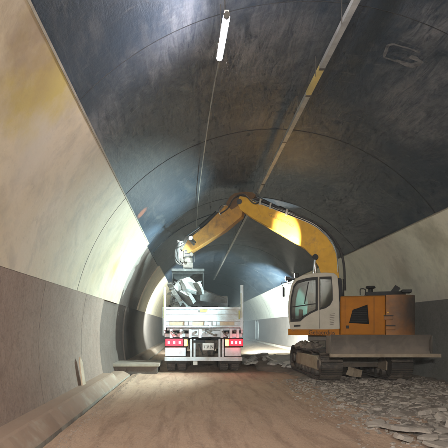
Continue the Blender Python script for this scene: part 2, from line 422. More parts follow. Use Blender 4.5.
# pale upper edge of the wall lining
for sg, spans in ((-1, ((Y0, 14.9), (20.4, Y1))), (1, ((Y0, Y1),))):
    for a, b in spans:
        p = sorted((sg*(P_TOP-.0045), sg*(P_TOP+.001)))
        shell(p[0], p[1], a, b, RV-.062, RV-.004, 1, 2).build('lining_edge', M['edge'], tunnel)
# scraped mortar outlines left on the vault
def on_vault(px, py): 
    p = wall_hit(px, py, RV); return p
def scrape(pts, wid):
    g = MB()
    P = [on_vault(*p) for p in pts]
    Q = []
    for a, b in zip(P, P[1:]):
        for k in range(8): Q.append(a.lerp(b, k/8))
    Q.append(P[-1])
    for i, q in enumerate(Q):
        d = (Q[min(i+1, len(Q)-1)]-Q[max(0, i-1)]).normalized()
        nrm = Vector((CX-q.x, 0, CZ-q.z)).normalized(); sd = d.cross(nrm)
        w = wid*(.55+.9*abs(noise.noise(q*5)))
        for e in (-1, 1):
            r = q+sd*w*e/2*(1+.5*noise.noise(q*9+Vector((e, 0, 0)))); r = Vector((CX, r.y, CZ))+(Vector((r.x-CX, 0, r.z-CZ)).normalized()*(RV-.004)); g.v.append(tuple(r))
    for i in range(len(Q)-1): g.f.append((i*2, i*2+1, i*2+3, i*2+2))
    return g
for pts, w in (([(420,52),(394,44),(388,45),(384,57),(396,61)], .045), ([(396,60),(412,66),(422,62),(410,56)], .10), ([(342,111),(364,119),(360,127),(337,119),(342,111)], .022)):
    scrape(pts, w).build('mortar_trace', M['scrape'], tunnel, smooth=False)

# raised slab across the recess
t = tag(empty('concrete_step', (-1.7, 14.5, 0)), 'low concrete step with a pale top slab sticking out from the wall recess', 'step')
MB().box(-.95, .66, 0, 1.5, -.1, .24).build('riser', M['base_d'], t, bevel=.01)  # riser darker than the top: shade on its face put into the colour
MB().box(-.95, .74, -.08, 1.5, .242, .34).build('top_slab', M['edge'], t, bevel=.02)

# plank on the left wall
a = at(79.5, 380, 9.7); 
t = MB(); zz = .20
for k in range(1):
    x = CX-math.sqrt((RV-.045)**2-(zz+.1-CZ)**2)
    t.prism([[(-.045, 0), (.05, .0), (.035, .50), (.0, .60), (-.03, .54)]], 0, .03, lambda u, z, v: (x+.06+v-.10*z, 9.85+u*3.0-.12*z, zz+.05+z))
tag(t.build('wooden_plank', M['wood'], bevel=.004), 'short pale wooden plank leaning upright against the brown wall base', 'plank')

# far door
dx = CX+math.sqrt((RV-.05)**2-(1.2-CZ)**2)
t = tag(empty('service_door', (dx-.03, 46.5, .17)), 'narrow pale blue service door in the right wall far behind the truck', 'door')
MB().box(-.05, .1, 0, 1.6, 0, 2.4).build('door_leaf', M['door'], t, bevel=.02)
MB().box(-.09, .06, -.12, -.002, 0, 2.5).box(-.09, .06, 1.602, 1.72, 0, 2.5).box(-.09, .06, -.002, 1.602, 2.402, 2.5).build('door_frame', M['tray'], t)
MB().box(-.11, -.052, .15, .28, 1.0, 1.05).build('handle', M['black'], t)

# ------------------------------------------------------------------ cable tray at the crown
TX, TZ = .511*4.10, CAMZ+4.10
tray = tag(empty('cable_tray', (TX, 0, TZ)), 'long galvanised cable tray hung along the crown of the vault', 'cable tray')
def tray_seg(y0, y1, mt):
    g = MB()
    g.box(-.038, .038, y0, y1, -.006, 0).box(-.043, -.0385, y0, y1, -.006, .07).box(.0385, .043, y0, y1, -.006, .07)
    g.build('tray_length', mt, tray)
edges = [Y0, -12, -6, 0, 3, 6]; y = 6.0
ysg = [Y0, -18, -12, -6, 0, 3, 5.2, 7.3, 8.15, 10.2, 13.2, 16.2, 19.2, 22.2, 25.2, 28.2, 31.2, 34.2, 37.2, 40.2]
for a, b in zip(ysg, ysg[1:]): tray_seg(a+.004, b-.004, M['tray_y'] if abs(a-7.3) < .01 else M['tray'])
for a in ysg[1:-1]: MB().box(-.047, .047, a-.03, a+.03, -.012, -.0065).build('coupler', M['steel'], tray)
for k in range(30):
    yy = 1.0+k*1.3; top = RV+CZ-TZ-.002
    g = MB().box(-.054, -.046, yy-.006, yy+.006, -.015, top).box(-.0455, .045, yy-.006, yy+.006, .075, .083)
    g.build('bracket', M['steel'], tray)
MB().tube([(-.02+.02*math.sin(i*.9), Y0+i*2.1, .012) for i in range(31)], .014, 6, 3).build('cable', M['rubber'], tray)

# ------------------------------------------------------------------ tube lamps
def lamp(a, b, label, strength_mat):
    c = (a+b)/2; L = (b-a).length; d = (b-a).normalized()
    root = tag(empty('tube_lamp', c), label, 'lamp', 'tube lamps hung under the vault')
    MB().cyl(a-c, b-c, .036, n=16).build('lit_tube', strength_mat, root)
    MB().cyl(a-c-d*.05, a-c-d*.001, .034, n=16).build('end_cap', M['steel'], root); MB().cyl(b-c+d*.001, b-c+d*.05, .034, n=16).build('end_cap', M['steel'], root)
    g = MB().bar(a-c-d*.03+Vector((0,0,.05)), b-c+d*.03+Vector((0,0,.05)), .05, .02); g.build('lamp_housing', M['plate'], root)
    for e in (.2, .8):
        p = a.lerp(b, e); zt = CZ+math.sqrt(RV**2-(p.x-CX)**2)
        MB().cyl(p-c+Vector((0,0,.06)), Vector((p.x, p.y, zt-.003))-c, .006, n=6).build('hanger', M['steel'], root)
    return root
la, lb = at(226.5, 17, 4.95), at(219.5, 58, 5.95)
lamp(la, lb, 'lit white tube lamp hanging from the dark vault left of the cable tray', M['tube'])
for k, yy in enumerate((-2.2, -8.5, -15.0)):  # extra tubes out of view, added to light the foreground
    dv = Vector((0, yy-la.y, 0)); off = Vector((0, 0, 0))
    lamp(la+dv+off, Vector((lb.x, lb.y+dv.y, lb.z)), ('unseen tube lamp added over the photographer, nearest behind the first lamp', 'unseen tube lamp added in the middle of the row behind the photographer', 'unseen tube lamp added nearest the tunnel mouth')[k], M['added_tube'])
g = MB(); pts = [lb+Vector((0,.06,0)), at(213, 92, 7.4), at(206, 138, 9.45), at(199, 192, 13.2), at(196.5, 225, 17.5), at(194.5, 262, 27.3)]
g.tube(pts, .011, 6, 6)
tag(g.build('lamp_cable', M['tray']), 'thin pale power cable running along the vault from the lit tube lamp', 'cable')

# ------------------------------------------------------------------ excavator
TH = R_(19)
C = Vector((4.56, 13.55)); EZ = .09
fwd = Vector((-math.cos(TH), math.sin(TH))); lef = Vector((-math.sin(TH), -math.cos(TH)))
ex = tag(empty('excavator', (C.x, C.y, EZ), math.pi-TH), 'yellow and white tracked excavator with raised boom and a blade, standing on rubble', 'excavator')
def L(px, py, v=0.0):
    tt = (px-VX)/F; d = (v+C.dot(lef))/(tt*lef.x+lef.y)
    P = at(px, py, d); q = Vector((P.x, P.y))-C
    return (q.dot(fwd), P.z-EZ)
def L3(px, py, v=0.0):
    u, z = L(px, py, v); return Vector((u, v, z))
def poly(pts, v): return [L(*p, v) for p in pts]
UN = -(math.pi-TH)       # a child turned by this has the world's axes
def under(o): o.rotation_euler = (0, 0, UN); return o

# undercarriage: lies along the road, blade towards the camera
def track(x0, wid):
    hz, rz, y0, y1 = .40, .375, -1.28, 1.72
    n = 22; path = []
    for i in range(n+1):
        q = math.pi*i/n; path.append((y0-rz*math.sin(q), hz+rz*math.cos(q)))      # near end: top to bottom
    path = [(y1-(y1-y0)*k/18, hz+rz-.035*math.sin(math.pi*k/18)) for k in range(18)] + path + [(y0+(y1-y0)*k/18, hz-rz) for k in range(1, 19)]
    for i in range(1, n): q = math.pi*i/n; path.append((y1+rz*math.sin(q), hz-rz*math.cos(q)))
    # resample into equal shoes
    Ls = [0]
    for a, b in zip(path, path[1:]+path[:1]): Ls.append(Ls[-1]+math.hypot(b[0]-a[0], b[1]-a[1]))
    ns = 50; g = MB()
    def pt(s):
        s %= Ls[-1]
        for i in range(len(path)):
            if Ls[i+1] >= s:
                a, b = path[i], path[(i+1)%len(path)]; t = (s-Ls[i])/max(1e-9, Ls[i+1]-Ls[i]); return Vector((0, a[0]+(b[0]-a[0])*t, a[1]+(b[1]-a[1])*t))
    for k in range(ns):
        s = Ls[-1]*k/ns; w = Ls[-1]/ns
        a, b = pt(s+.006), pt(s+w-.006); d = (b-a).normalized(); nrm = Vector((1,0,0)).cross(d)
        if nrm.dot((a+b)/2-Vector((0, (y0+y1)/2, hz))) < 0: nrm = -nrm
        m = Matrix((Vector((1,0,0)), d, nrm)).transposed().to_4x4(); m.translation = (a+b)/2
        h = (b-a).length/2
        g.box(x0, x0+wid, -h, h, -.03, 0, m)
        for e in (-.8, 0, .8): g.box(x0+.004, x0+wid-.004, e*h-.009, e*h+.009, .0, .032, m)
        g.box(x0+wid*.35, x0+wid*.65, -h*1.06, h*1.06, -.075, -.032, m)
    tr = under(g.build('track', M['trk'], ex, smooth=False))
    out = -1 if x0 < 0 else 1
    xo = x0+.05 if out < 0 else x0+wid-.05
    for yy, nm in ((y0, 'idler'), (y1, 'sprocket')):
        g = MB().cyl((x0+.09, yy, hz), (x0+wid-.09, yy, hz), .29, n=28)
        g.cyl((xo-.02*out, yy, hz), (xo+.03*out, yy, hz), .15, .13, n=20)
        if nm == 'sprocket':
            for k in range(14):
                q = 2*math.pi*k/14; m = Matrix.Translation((0, yy, hz)) @ Matrix.Rotation(q, 4, 'X'); g.box(x0+.2, x0+wid-.2, -.03, .03, .27, .335, m)
        g.build(nm, M['steel'], tr)
    g = MB().prism([[(y0+.12, hz-.17), (y1-.3, hz-.17), (y1-.2, hz+.05), (y1-.45, hz+.20), (y0+.35, hz+.20), (y0+.1, hz+.06)]], x0+.06, x0+wid-.06, lambda u, z, v: (v, u, z))
    g.build('track_frame', M['tan'], tr, bevel=.02)
    for k in range(7):
        yy = y0+.42+k*.36; g = MB().cyl((x0+.04, yy, hz-.245), (x0+wid-.04, yy, hz-.245), .095, n=18).cyl((xo-.03*out, yy, hz-.245), (xo+.02*out, yy, hz-.245), .045, n=12)
        g.build('roller', M['steel'], tr)
    for k in range(2):
        yy = y0+.9+k*1.2; MB().cyl((x0+.1, yy, hz+.265), (x0+wid-.1, yy, hz+.265), .06, n=16).build('carrier_roller', M['steel'], tr)
    return tr
track(-1.16, .56); track(.66, .56)
g = MB().box(-.62, .62, -.9, .9, .36, .72).prism([[(-1.0, .3), (1.3, .3), (.7, .7), (-.6, .7)]], -.6, .6, lambda u, z, v: (v, u, z+.003))
under(g.build('undercarriage_frame', M['steel'], ex, bevel=.03))
MB().cyl((0,0,.72), (0,0,.80), .62, n=40).cyl((0,0,.80), (0,0,1.08), .55, n=40).build('slewing_ring', M['steel'], ex)
# blade: curved plate with end cheeks, ribs and two lift arms
by = at(0, 0, 11.25).y-C.y
bx0, bx1 = 3.44-C.x, 5.90-C.x
zt, zb = 1.30-EZ, .80-EZ
prof = []
for i in range(9):
    q = i/8; prof.append((by+.11*math.sin(math.pi*q)-.05*(1-q)*0, zb+(zt-zb)*q))
out = [(p[0]-0, p[1]) for p in prof]+[(p[0]+.05, p[1]) for p in reversed(prof)]
bl = under(MB().prism([out], bx0, bx1, lambda u, z, v: (v, u, z)).build('blade', M['bladep'], ex, bevel=.008))
g = MB().box(bx0-.02, bx1+.22, by-.05, by+.03, zb-.05, zb+.035); g.build('cutting_edge', M['tan'], bl, bevel=.006)
g = MB()
for x in (bx0-.022, bx1+.002): g.box(x, x+.02, by-.02, by+.30, zb+.04, zt-.02)
for x in (bx0+.5, 0, bx1-.5): g.box(x-.015, x+.015, by+.13, by+.26, zb+.08, zt-.08)
g.box(bx0+.05, bx1-.05, by+.17, by+.29, zb+.2, zb+.3)
g.build('blade_rib', M['bladep'], bl, bevel=.006)
for x in (-.42, .42):
    g = MB().bar((x, by+.29, zb+.2), (x, -.6, .45), .16, .2); under(g.build('blade_arm', M['steel'], ex, bevel=.02))
    g = MB().cyl((x*.55, by+.3, zb+.33), (x*.55, -.95, .62), .055, n=16).cyl((x*.55, -.95, .62), (x*.55, -.55, .66), .075, n=16); under(g.build('blade_cylinder', M['steel'], ex))

# upper carriage
VL = 1.19                                    # left side plane, towards the camera
uz = L(340, 335.5, VL)[1]                    # underside
u_tail = L(415, 310, VL*.7)[0]; u_cabr = L(340, 300, VL)[0]; u_front = L(288, 310, VL)[0]
z_strip = L(320, 328.8, VL)[1]
z_hood = L(375, 294.5, VL)[1]
def plan(pts, z0, z1): return MB().prism([pts], z0, z1, lambda u, z, v: (u, z, v))
def rounded_plan(u0, u1, hw, rad, n=8):
    pts = [(u1, -hw), (u1, hw)]
    for c, a0 in (((u0+rad, hw-rad), 90), ((u0+rad, -hw+rad), 180)):
        for i in range(n+1):
            q = R_(a0+90*i/n); pts.append((c[0]+rad*math.cos(q), c[1]+rad*math.sin(q)))
    return pts
o = plan([(u_front+.0, .18), (u_front, VL), (u_cabr+.01, VL), (u_cabr+.01, -VL), (.9, -VL), (.9, .18)], uz+.0, z_strip)
o.build('deck_frame', M['orange'], ex, bevel=.015)
plan([(1.0, -.7), (1.0, .7), (-1.2, .7), (-1.2, -.7)], 1.0, uz-.002).build('slew_platform', M['steel'], ex, bevel=.02)
uc = L(386, 310, VL)[0]
hood = plan([(uc+.004, -VL), (u_cabr, -VL), (u_cabr, VL), (uc+.004, VL)], uz, z_hood-.02).build('engine_hood', M['orange'], ex, bevel=.06, seg=4)
cwt = plan(rounded_plan(u_tail-.02, uc, VL, .55, 12), uz-.0, z_hood-.015).build('counterweight', M['ctw'], ex, bevel=.06, seg=3)
# hood details on the camera side
g = MB().prism([[L(*p, VL) for p in ((349, 323), (352.5, 310), (367.5, 304.5), (369, 324))]], VL+.003, VL+.018); g.build('grille', M['grille'], hood, bevel=.01)
g = MB()
for k in range(8):
    z = L(360, 309+k*1.8, VL)[1]; u0 = L(353-k*.4, 315, VL)[0]; u1 = L(367, 315, VL)[0]
    g.box(u1, u0, VL+.019, VL+.024, z-.006, z+.006)
g.build('grille_slat', M['black'], hood)
ua, ub = L(346, 327, VL)[0], L(349, 327, VL)[0]; za = L(347, 328.5, VL)[1]; zb2 = L(347, 325.5, VL)[1]
MB().box(ub, ua, VL+.002, VL+.012, za, zb2).build('latch', M['black'], hood, bevel=.004)
us = L(374, 310, VL)[0]
MB().box(us-.006, us+.006, VL-.004, VL+.003, uz+.06, z_hood-.07).build('panel_seam', M['black'], hood)
us = L(345, 310, VL)[0]
MB().box(us-.005, us+.005, VL-.004, VL+.003, uz+.06, z_hood-.07).build('panel_seam', M['black'], hood)
for px, py in ((388, 318), (390, 328)):
    u0, z0 = L(px, py, VL*.98)
    MB().box(u0-.12, u0+.1, VL*.93, VL+.022, z0-.05, z0+.045).build('step_handle', M['ctw'], cwt, bevel=.012)
    MB().box(u0-.13, u0+.11, VL-.02, VL+.008, z0+.047, z0+.075).build('handle_recess', M['black'], cwt)
u0, z0 = L(388, 312.5, VL); MB().cyl((u0, VL-.01, z0), (u0, VL+.015, z0), .02, n=12).build('lifting_point', M['yellow'], cwt)
# top deck: black engine cover, intake mushroom, rails
dk = plan(rounded_plan(u_tail+.18, L(366, 292, .8)[0], .85, .4), z_hood-.018, z_hood+.10).build('engine_cover', M['black'], ex, bevel=.05, seg=3)
u0, z0 = L(370.5, 293, .75)
MB().cyl((u0, .75, z0-.05), (u0, .75, z0+.10), .06, n=16).cyl((u0, .75, z0+.10), (u0, .75, z0+.135), .06, .13, 20).cyl((u0, .75, z0+.135), (u0, .75, z0+.19), .135, .11, 20).build('air_intake', M['black'], ex)
u0, z0 = L(362.5, 294, .9)
MB().tube([(u0-.07, .9, z0-.03), (u0-.07, .9, z0+.12), (u0+.04, .9, z0+.14), (u0+.06, .9, z0+.11), (u0+.06, .9, z0-.03)], .014, 8, 3).build('hand_rail', M['black'], ex)
a, b = L3(391.5, 293.5, .7), L3(398, 286.5, .7)
MB().bar(a-Vector((0,0,.05)), b, .16, .035, (0, 1, 0)).build('exhaust_flap', M['black'], ex, bevel=.01)
MB().bar(L3(401, 291.5, .6), L3(411, 291.5, .6), .5, .08).build('rear_vent', M['black'], ex, bevel=.015)

# cab
VR = .17
sil = [(291, 332), (288.8, 320), (288, 308), (288.8, 297), (291.3, 285), (294.5, 279.5), (302, 275.3), (313, 273.3), (325, 272.4), (334, 273), (337.5, 276), (338.8, 290), (339.8, 329)]
win1 = [(290.6, 321.5), (290.2, 309), (291, 298), (293.6, 286), (297, 281.4), (307, 278.6), (317.4, 277.4), (317.4, 310), (310.5, 313.2), (304.5, 317), (300.5, 320.8)]
win2 = [(319.6, 277.3), (331.4, 276.9), (332.4, 288), (332.7, 300), (330, 305), (325.5, 308), (319.6, 309.5)]
cab = MB()
so, w1, w2 = poly(sil, VL), poly(win1, VL), poly(win2, VL)
cab.prism([so, w1, w2], VL-.05, VL)                                     # camera-side wall
cab.prism([so, w1, w2], VR, VR+.05)                                     # far wall
# roof, rear wall, floor strips joining both sides
def strip(idx, th=.05, inner=None):
    P = [so[i] for i in idx]; cen = Vector((sum(p[0] for p in so)/len(so), sum(p[1] for p in so)/len(so)))
    Q = []
    for p in P:
        d = (cen-Vector(p)).normalized(); Q.append((p[0]+d.x*th, p[1]+d.y*th))
    cab.prism([P+Q[::-1]], VR+.052, VL-.052)
strip([6, 7, 8, 9, 10], .07)
strip([0, 12], .05)
cab_o = cab.build('cab', M['cabw'], ex, bevel=.012)
# black window seals, glass and bars
def inset(P, k):
    c = Vector((sum(p[0] for p in P)/len(P), sum(p[1] for p in P)/len(P))); return [tuple(c+(Vector(p)-c)*k) for p in P]
for w in (w1, w2):
    for v in (VL-.056, VR-.005):
        MB().prism([inset(w, 1.03), inset(w, .90)], v, v+.062).build('window_seal', M['black'], cab_o, bevel=.006)
    MB().prism([inset(w, .95)], VL-.03, VL-.024).build('side_glass', M['glass'], cab_o)
    MB().prism([inset(w, .95)], VR+.02, VR+.026).build('side_glass', M['glass'], cab_o)
# front glass (curved) between the walls
fi = [0, 1, 2, 3, 4, 5, 6]; P = [so[i] for i in fi]; Q = [(p[0]-.012, p[1]) for p in P]
MB().prism([P[1:-1]+Q[1:-1][::-1]], VR+.052, VL-.052).build('windscreen', M['glass'], cab_o)
g = MB()
for v in (VR+.07, VL-.07): g.tube([(p[0]-.02, v, p[1]) for p in P[:-1]], .028, 8, 3)
g.build('front_pillar', M['black'], cab_o)
ur, zr0, zr1 = so[11][0], so[12][1], so[10][1]
g = MB().box(so[12][0]+.01, so[12][0]+.05, VR+.052, VL-.052, zr0+.05, zr0+.75); g.build('rear_wall', M['cabw'], cab_o)
MB().prism([[(so[12][0]+.02, zr0+.78), (so[12][0]+.035, zr0+.78), (so[10][0]+.035, zr1-.08), (so[10][0]+.02, zr1-.08)]], VR+.06, VL-.06).build('rear_glass', M['glass'], cab_o)
# sliding window bars and the grab bar seen through the glass
g = MB()
for a, b, v in (((308.5, 282), (304.5, 304), VL-.04), ((292.5, 307), (317, 303.5), VL-.04), ((316.2, 278), (316.2, 309), VL-.04)):
    g.bar(L3(*a, v), L3(*b, v), .03, .05, (0, 1, 0))
g.build('window_bar', M['black'], cab_o, bevel=.004)
# door line, handle, hinge and louvres on the camera side
g = MB(); a, b = L3(319.3, 310, VL), L3(319.6, 328.5, VL); g.bar(a+Vector((0,.0,0)), b, .008, .008, (0,1,0)); g.build('door_seam', M['black'], cab_o)
g = MB()
for k in range(7):
    a, b = L3(329.8, 314.2+k*1.75, VL), L3(334.8-.15*k, 313.6+k*1.75, VL); g.bar(a+Vector((0,.002,0)), b+Vector((0,.002,0)), .012, .016, (0,1,0))
g.build('louvre', M['truckd'], cab_o)
a, b = L3(294, 326, VL), L3(300.5, 325.6, VL); MB().bar(a+Vector((0,.01,0)), b+Vector((0,.01,0)), .02, .05, (0,0,1)).build('door_handle', M['black'], cab_o, bevel=.006)
MB().tube([L3(343.3, 279, VL-.1), L3(343.8, 303, VL-.1)], .02, 8, 0).build('grab_rail', M['black'], ex)
# dark box between cab and boom
MB().prism([poly([(337.2, 277.5), (341.5, 278.5), (343.5, 304), (339.6, 304)], VL-.12)], VL-.5, VL-.12).build('filter_box', M['seat'], ex, bevel=.02)
# mirror at the front of the cab and the cab roof lamp
mu, mz = L(283.5, 292, VL-.05)
g = MB().tube([L3(291, 284, VL-.03), Vector((mu+.04, VL-.03, mz+.28)), Vector((mu, VL-.03, mz+.1))], .012, 8, 3); g.build('mirror_arm', M['black'], cab_o)
MB().box(mu-.03, mu+.02, VL-.12, VL+.04, mz-.14, mz+.14).build('mirror', M['black'], cab_o, bevel=.02)
ru, rz = L(297, 277.0, VL-.15)
rl = MB().box(ru-.05, ru+.06, VL-.22, VL-.06, rz-.02, rz+.10).build('roof_lamp', M['black'], cab_o, bevel=.015)
MB().box(ru+.061, ru+.068, VL-.21, VL-.07, rz-.01, rz+.09).build('lens', M['headl'], rl)
for v in (VL-.30, VR+.30):
    cl = MB().cyl((u_front-.02, v, rz-.02), (u_front+.10, v, rz-.02), .05, .065, 18).bar((u_front-.3, v, rz-.0), (u_front, v, rz-.02), .03, .03).build('work_lamp', M['black'], cab_o)
    MB().cyl((u_front+.101, v, rz-.02), (u_front+.112, v, rz-.02), .058, n=18).build('lens', M['headl'], cl)
# seat and levers
su, sz = L(325, 318, .68)
g = MB().box(su-.25, su+.32, .43, .93, sz-.05, sz+.12).prism([[(su-.30, sz+.1), (su-.14, sz+.1), (su-.22, sz+.75), (su-.36, sz+.75)]], .44, .92).prism([[(su-.36, sz+.78), (su-.26, sz+.78), (su-.28, sz+1.0), (su-.38, sz+1.0)]], .54, .82)
g.build('driver_seat', M['seat'], cab_o, bevel=.04, seg=3)
g = MB()
for v in (.38, .98): g.box(su-.1, su+.4, v-.05, v+.05, sz+.1, sz+.3).cyl((su+.34, v, sz+.3), (su+.38, v, sz+.5), .02, .03, 10)
g.box(su+.62, su+.72, .5, .86, sz-.2, sz+.25)
g.build('control_console', M['black'], cab_o, bevel=.015)
# lettering under the door and on the boom
def side_text(body, p0, p1, v, size_px, mat, name, parent):
    a, b = L3(*p0, v), L3(*p1, v); ex_ = (b-a).normalized(); ez = Vector((0,0,1)); ez = (ez-ex_*ez.dot(ex_)).normalized(); n = ex_.cross(ez)
    m = Matrix((ex_, ez, n)).transposed().to_4x4(); m.translation = a+Vector((0, .004, 0))
    o = text_mesh(body, 1.0, mat, name, parent, Matrix.Identity(4))
    w = max(v.co.x for v in o.data.vertices); h = max(v.co.y for v in o.data.vertices)
    sx = (b-a).length/w; sy = size_px/F*13/h
    for v_ in o.data.vertices: v_.co = Vector((v_.co.x*sx, v_.co.y*sy, v_.co.z*.6))
    o.data.transform(m); return o
side_text('Gebaerdias', (308.5, 334.4), (335, 334.6), VL, 4.2, M['black'], 'lettering', ex)

# boom
boom_px = [(238.5, 203.5), (241, 197.5), (247, 198.5), (256, 202.5), (289, 216), (308, 223.6), (318, 229.5), (327, 237.5), (333.5, 247), (337.5, 258), (339, 272), (339.5, 290), (338, 312), (333, 316), (327, 312), (325, 292), (322.5, 278), (319, 267.5), (313, 257), (305, 249), (294, 242.5), (280, 234.2), (251, 217.5), (241, 210.5)]
bv = .19
boom = MB().prism([poly(boom_px, 0)], -bv, bv).build('boom', M['yellow'], ex, bevel=.02)
# plate edges on the boom: proud flanges along the lower weld line
for v in (bv+.002, -bv-.012): MB().prism([poly([(252, 203.5), (257, 205.3), (262, 214.5), (256, 219.2), (253, 217)], 0)], v, v+.01).build('boom_collar', M['yellow'], boom, bevel=.004)
side_text('Gebaerdias', (268, 215.2), (293, 227.8), bv, 3.4, M['faded'], 'lettering', boom)
for v in (-.13, -.05, .04, .12):
    off = .04*random.random()
    pts = [(252, 198.5), (262, 200.5), (285, 210.5), (308, 219.2), (322, 227), (333, 238), (340.5, 251), (344, 266), (345, 290)]
    MB().tube([L3(a, b+off*20, v) for a, b in pts], .034, 8, 4).build('hose', M['rubber'], boom)
for v in (bv-.01,):
    pts = [(252, 200.2), (268, 206.3), (290, 215), (310, 223), (322, 231), (331, 241), (336.5, 254), (338, 272)]
    for k in range(2): MB().tube([L3(a, b-1.2+1.6*k, v+.03) for a, b in pts], .014, 6, 4).build('steel_pipe', M['chrome'], boom)
for px, py in ((262, 204.3), (272, 208.2), (288, 214.6)):
    a = L3(px, py-3, 0); b = L3(px-1, py+2.6, 0); g = MB()
    for v in (bv+.045, -bv-.045): g.bar(a+Vector((0, v, 0)), b+Vector((0, v, 0)), .05, .016, (0,1,0))
    g.bar(a+Vector((0,-bv-.06,0)), a+Vector((0,bv+.06,0)), .05, .03); g.build('hose_clamp', M['cabw'], boom)
# lift cylinders beside the boom
p1 = L3(282.5+1.5, 257.5, bv+.1)
for v in (bv+.1, -bv-.1):
    q = L3(322, 258, 0); q = Vector(L3(316, 258.5, 0)); q.y = v
    f_ = Vector((q.x+.22, v, uz+.2))
    MB().cyl(q, q.lerp(f_, .5), .035, n=14).build('lift_rod', M['chrome'], ex)
    MB().cyl(q.lerp(f_, .5), f_, .07, n=18).build('lift_cylinder', M['yellow'], ex)
    MB().cyl(q-Vector((0,.05,0)), q+Vector((0,.05,0)), .085, n=20).build('pin_boss', M['black'], boom)
# stick cylinder on top of the boom
a, b, c = L3(305, 222, 0), L3(279, 208, 0), L3(256, 196.6, 0)
MB().cyl(a+Vector((0,0,.05)), b, .075, n=18).build('stick_cylinder', M['black'], ex)
MB().cyl(b, c, .04, n=14).build('stick_rod', M['chrome'], ex)
# stick
st_px = [(227.5, 205), (231, 198.5), (236, 195), (246, 193.6), (253, 194.2), (256, 196.3), (254.5, 199), (249, 203.5), (244.5, 209), (242.5, 217.5), (226, 231.2), (206, 244), (190.5, 253.5), (186, 254.5), (183.5, 250), (185.5, 244), (195, 235.5), (207, 226), (219, 214)]
stick = MB().prism([poly(st_px, 0)], -.15, .15).build('stick', M['stickp'], ex, bevel=.018)
g = MB().prism([poly([(227, 205.2), (231, 198), (236, 194.4), (246, 193), (253.5, 193.6), (256.8, 196.2), (255, 199.6), (249, 204), (239, 206.8), (232.5, 211)], 0)], -.17, .17); g.build('stick_bracket', M['brown'], stick, bevel=.015)
p = L3(241, 203.6, 0)
MB().cyl(p-Vector((0,.25,0)), p+Vector((0,.25,0)), .085, n=22).build('knee_pin', M['chrome'], stick)
for k in range(4):
    v = .2*(k/3-.5)*1.6
    MB().tube([L3(262, 201, v), L3(254, 203.5, v+.05*(k-1)), L3(244, 199-k*1.5, v+.1), L3(234, 201-k, v+.1), L3(228, 208, v+.06), L3(220, 214, v)], .022, 8, 5).build('hose', M['rubber'], stick)
MB().tube([L3(227, 205, .19), L3(221.5, 206, .24), L3(219, 210.5, .24), L3(220.5, 215, .19)], .02, 8, 5).build('hose', M['chrome'], stick)
# bucket cylinder on the stick and link
a, b, c = L3(217, 213, 0), L3(200, 227.5, 0), L3(187.5, 236.5, 0)
MB().cyl(a, b, .08, n=18).build('bucket_cylinder', M['black'], ex); MB().cyl(b, c, .042, n=14).build('bucket_rod', M['chrome'], ex)
g = MB()
for v in (-.2, .2): g.bar(L3(187.5, 236.5, v), L3(181, 249.5, v), .1, .05, (0, 1, 0)).bar(L3(187.5, 236.5, v), L3(194.5, 245, v), .08, .05, (0,1,0))
g.build('bucket_link', M['steel'], ex, bevel=.01)
# work lamp on the stick
wl = L3(191, 238, .62)
o = MB().cyl(wl-Vector((0,.07,0)), wl+Vector((0,.02,0)), .05, .075, n=20).bar(wl-Vector((0,.05,.0)), wl-Vector((0,.50,.06)), .035, .035).build('work_lamp', M['black'], stick)
MB().cyl(wl+Vector((0,.021,0)), wl+Vector((0,.034,0)), .05, .04, n=20).build('lens', M['whitel'], o)

# tilting coupler and bucket, turned square to the truck
tip = L3(186.5, 252, 0)
tw = Vector((C.x, C.y, EZ))+Vector((*(fwd*tip.x), tip.z))      # world position of the stick tip
BD = tw.y                                                        # its distance from the camera
def W(px, py, dy=0.0): p = at(px, py, BD+dy); return Vector((p.x-C.x, p.y-C.y, p.z-EZ))
g = MB().box(W(183.5,0).x, W(192,0).x, BD-C.y-.16, BD-C.y+.16, W(0,258).z, W(0,250.5).z)
g.cyl(W(187.8, 258.2), W(187.8, 263.5), .17, n=24).box(W(183,0).x, W(193,0).x, BD-C.y-.2, BD-C.y+.2, W(0,268.5).z, W(0,263.7).z)
g.box(W(181,0).x, W(184,0).x, BD-C.y-.1, BD-C.y+.1, W(0,263).z, W(0,246).z).cyl(W(191.5, 254.5, -.3), W(191.5, 254.5, .3), .06, n=14).cyl(W(185.8, 260.5, -.28), W(185.8, 260.5, .28), .05, n=14)
tr_ = under(g.build('tilt_coupler', M['steel'], ex, bevel=.012))
g = MB()
for k in range(5): g.box(W(184.5,0).x, W(191.5,0).x, BD-C.y-.172-.004*k*0, BD-C.y-.161, W(0,257.4-1.5*k).z, W(0,256.9-1.5*k).z)
g.build('bolt_row', M['black'], tr_)
for k in range(6):
    random.seed(40+k); e = [random.uniform(-1, 1) for _ in range(6)]
    MB().tube([W(185+e[0], 243, -.1), W(180+e[1]*2, 244+e[2]*2, -.2-.05*k), W(176.5+e[3]*2, 252+e[4]*3, -.2), W(178+e[5]*2, 262, -.15), W(184, 266, -.12)], .024, 8, 5).build('hose', M['rubber'], tr_)
MB().box(W(176,0).x, W(181,0).x, BD-C.y-.15, BD-C.y+.1, W(0,262).z, W(0,247).z).cyl(W(178, 245.5, -.1), W(178.5, 240, -.1), .05, n=12).build('swivel_block', M['steel'], tr_, bevel=.03)
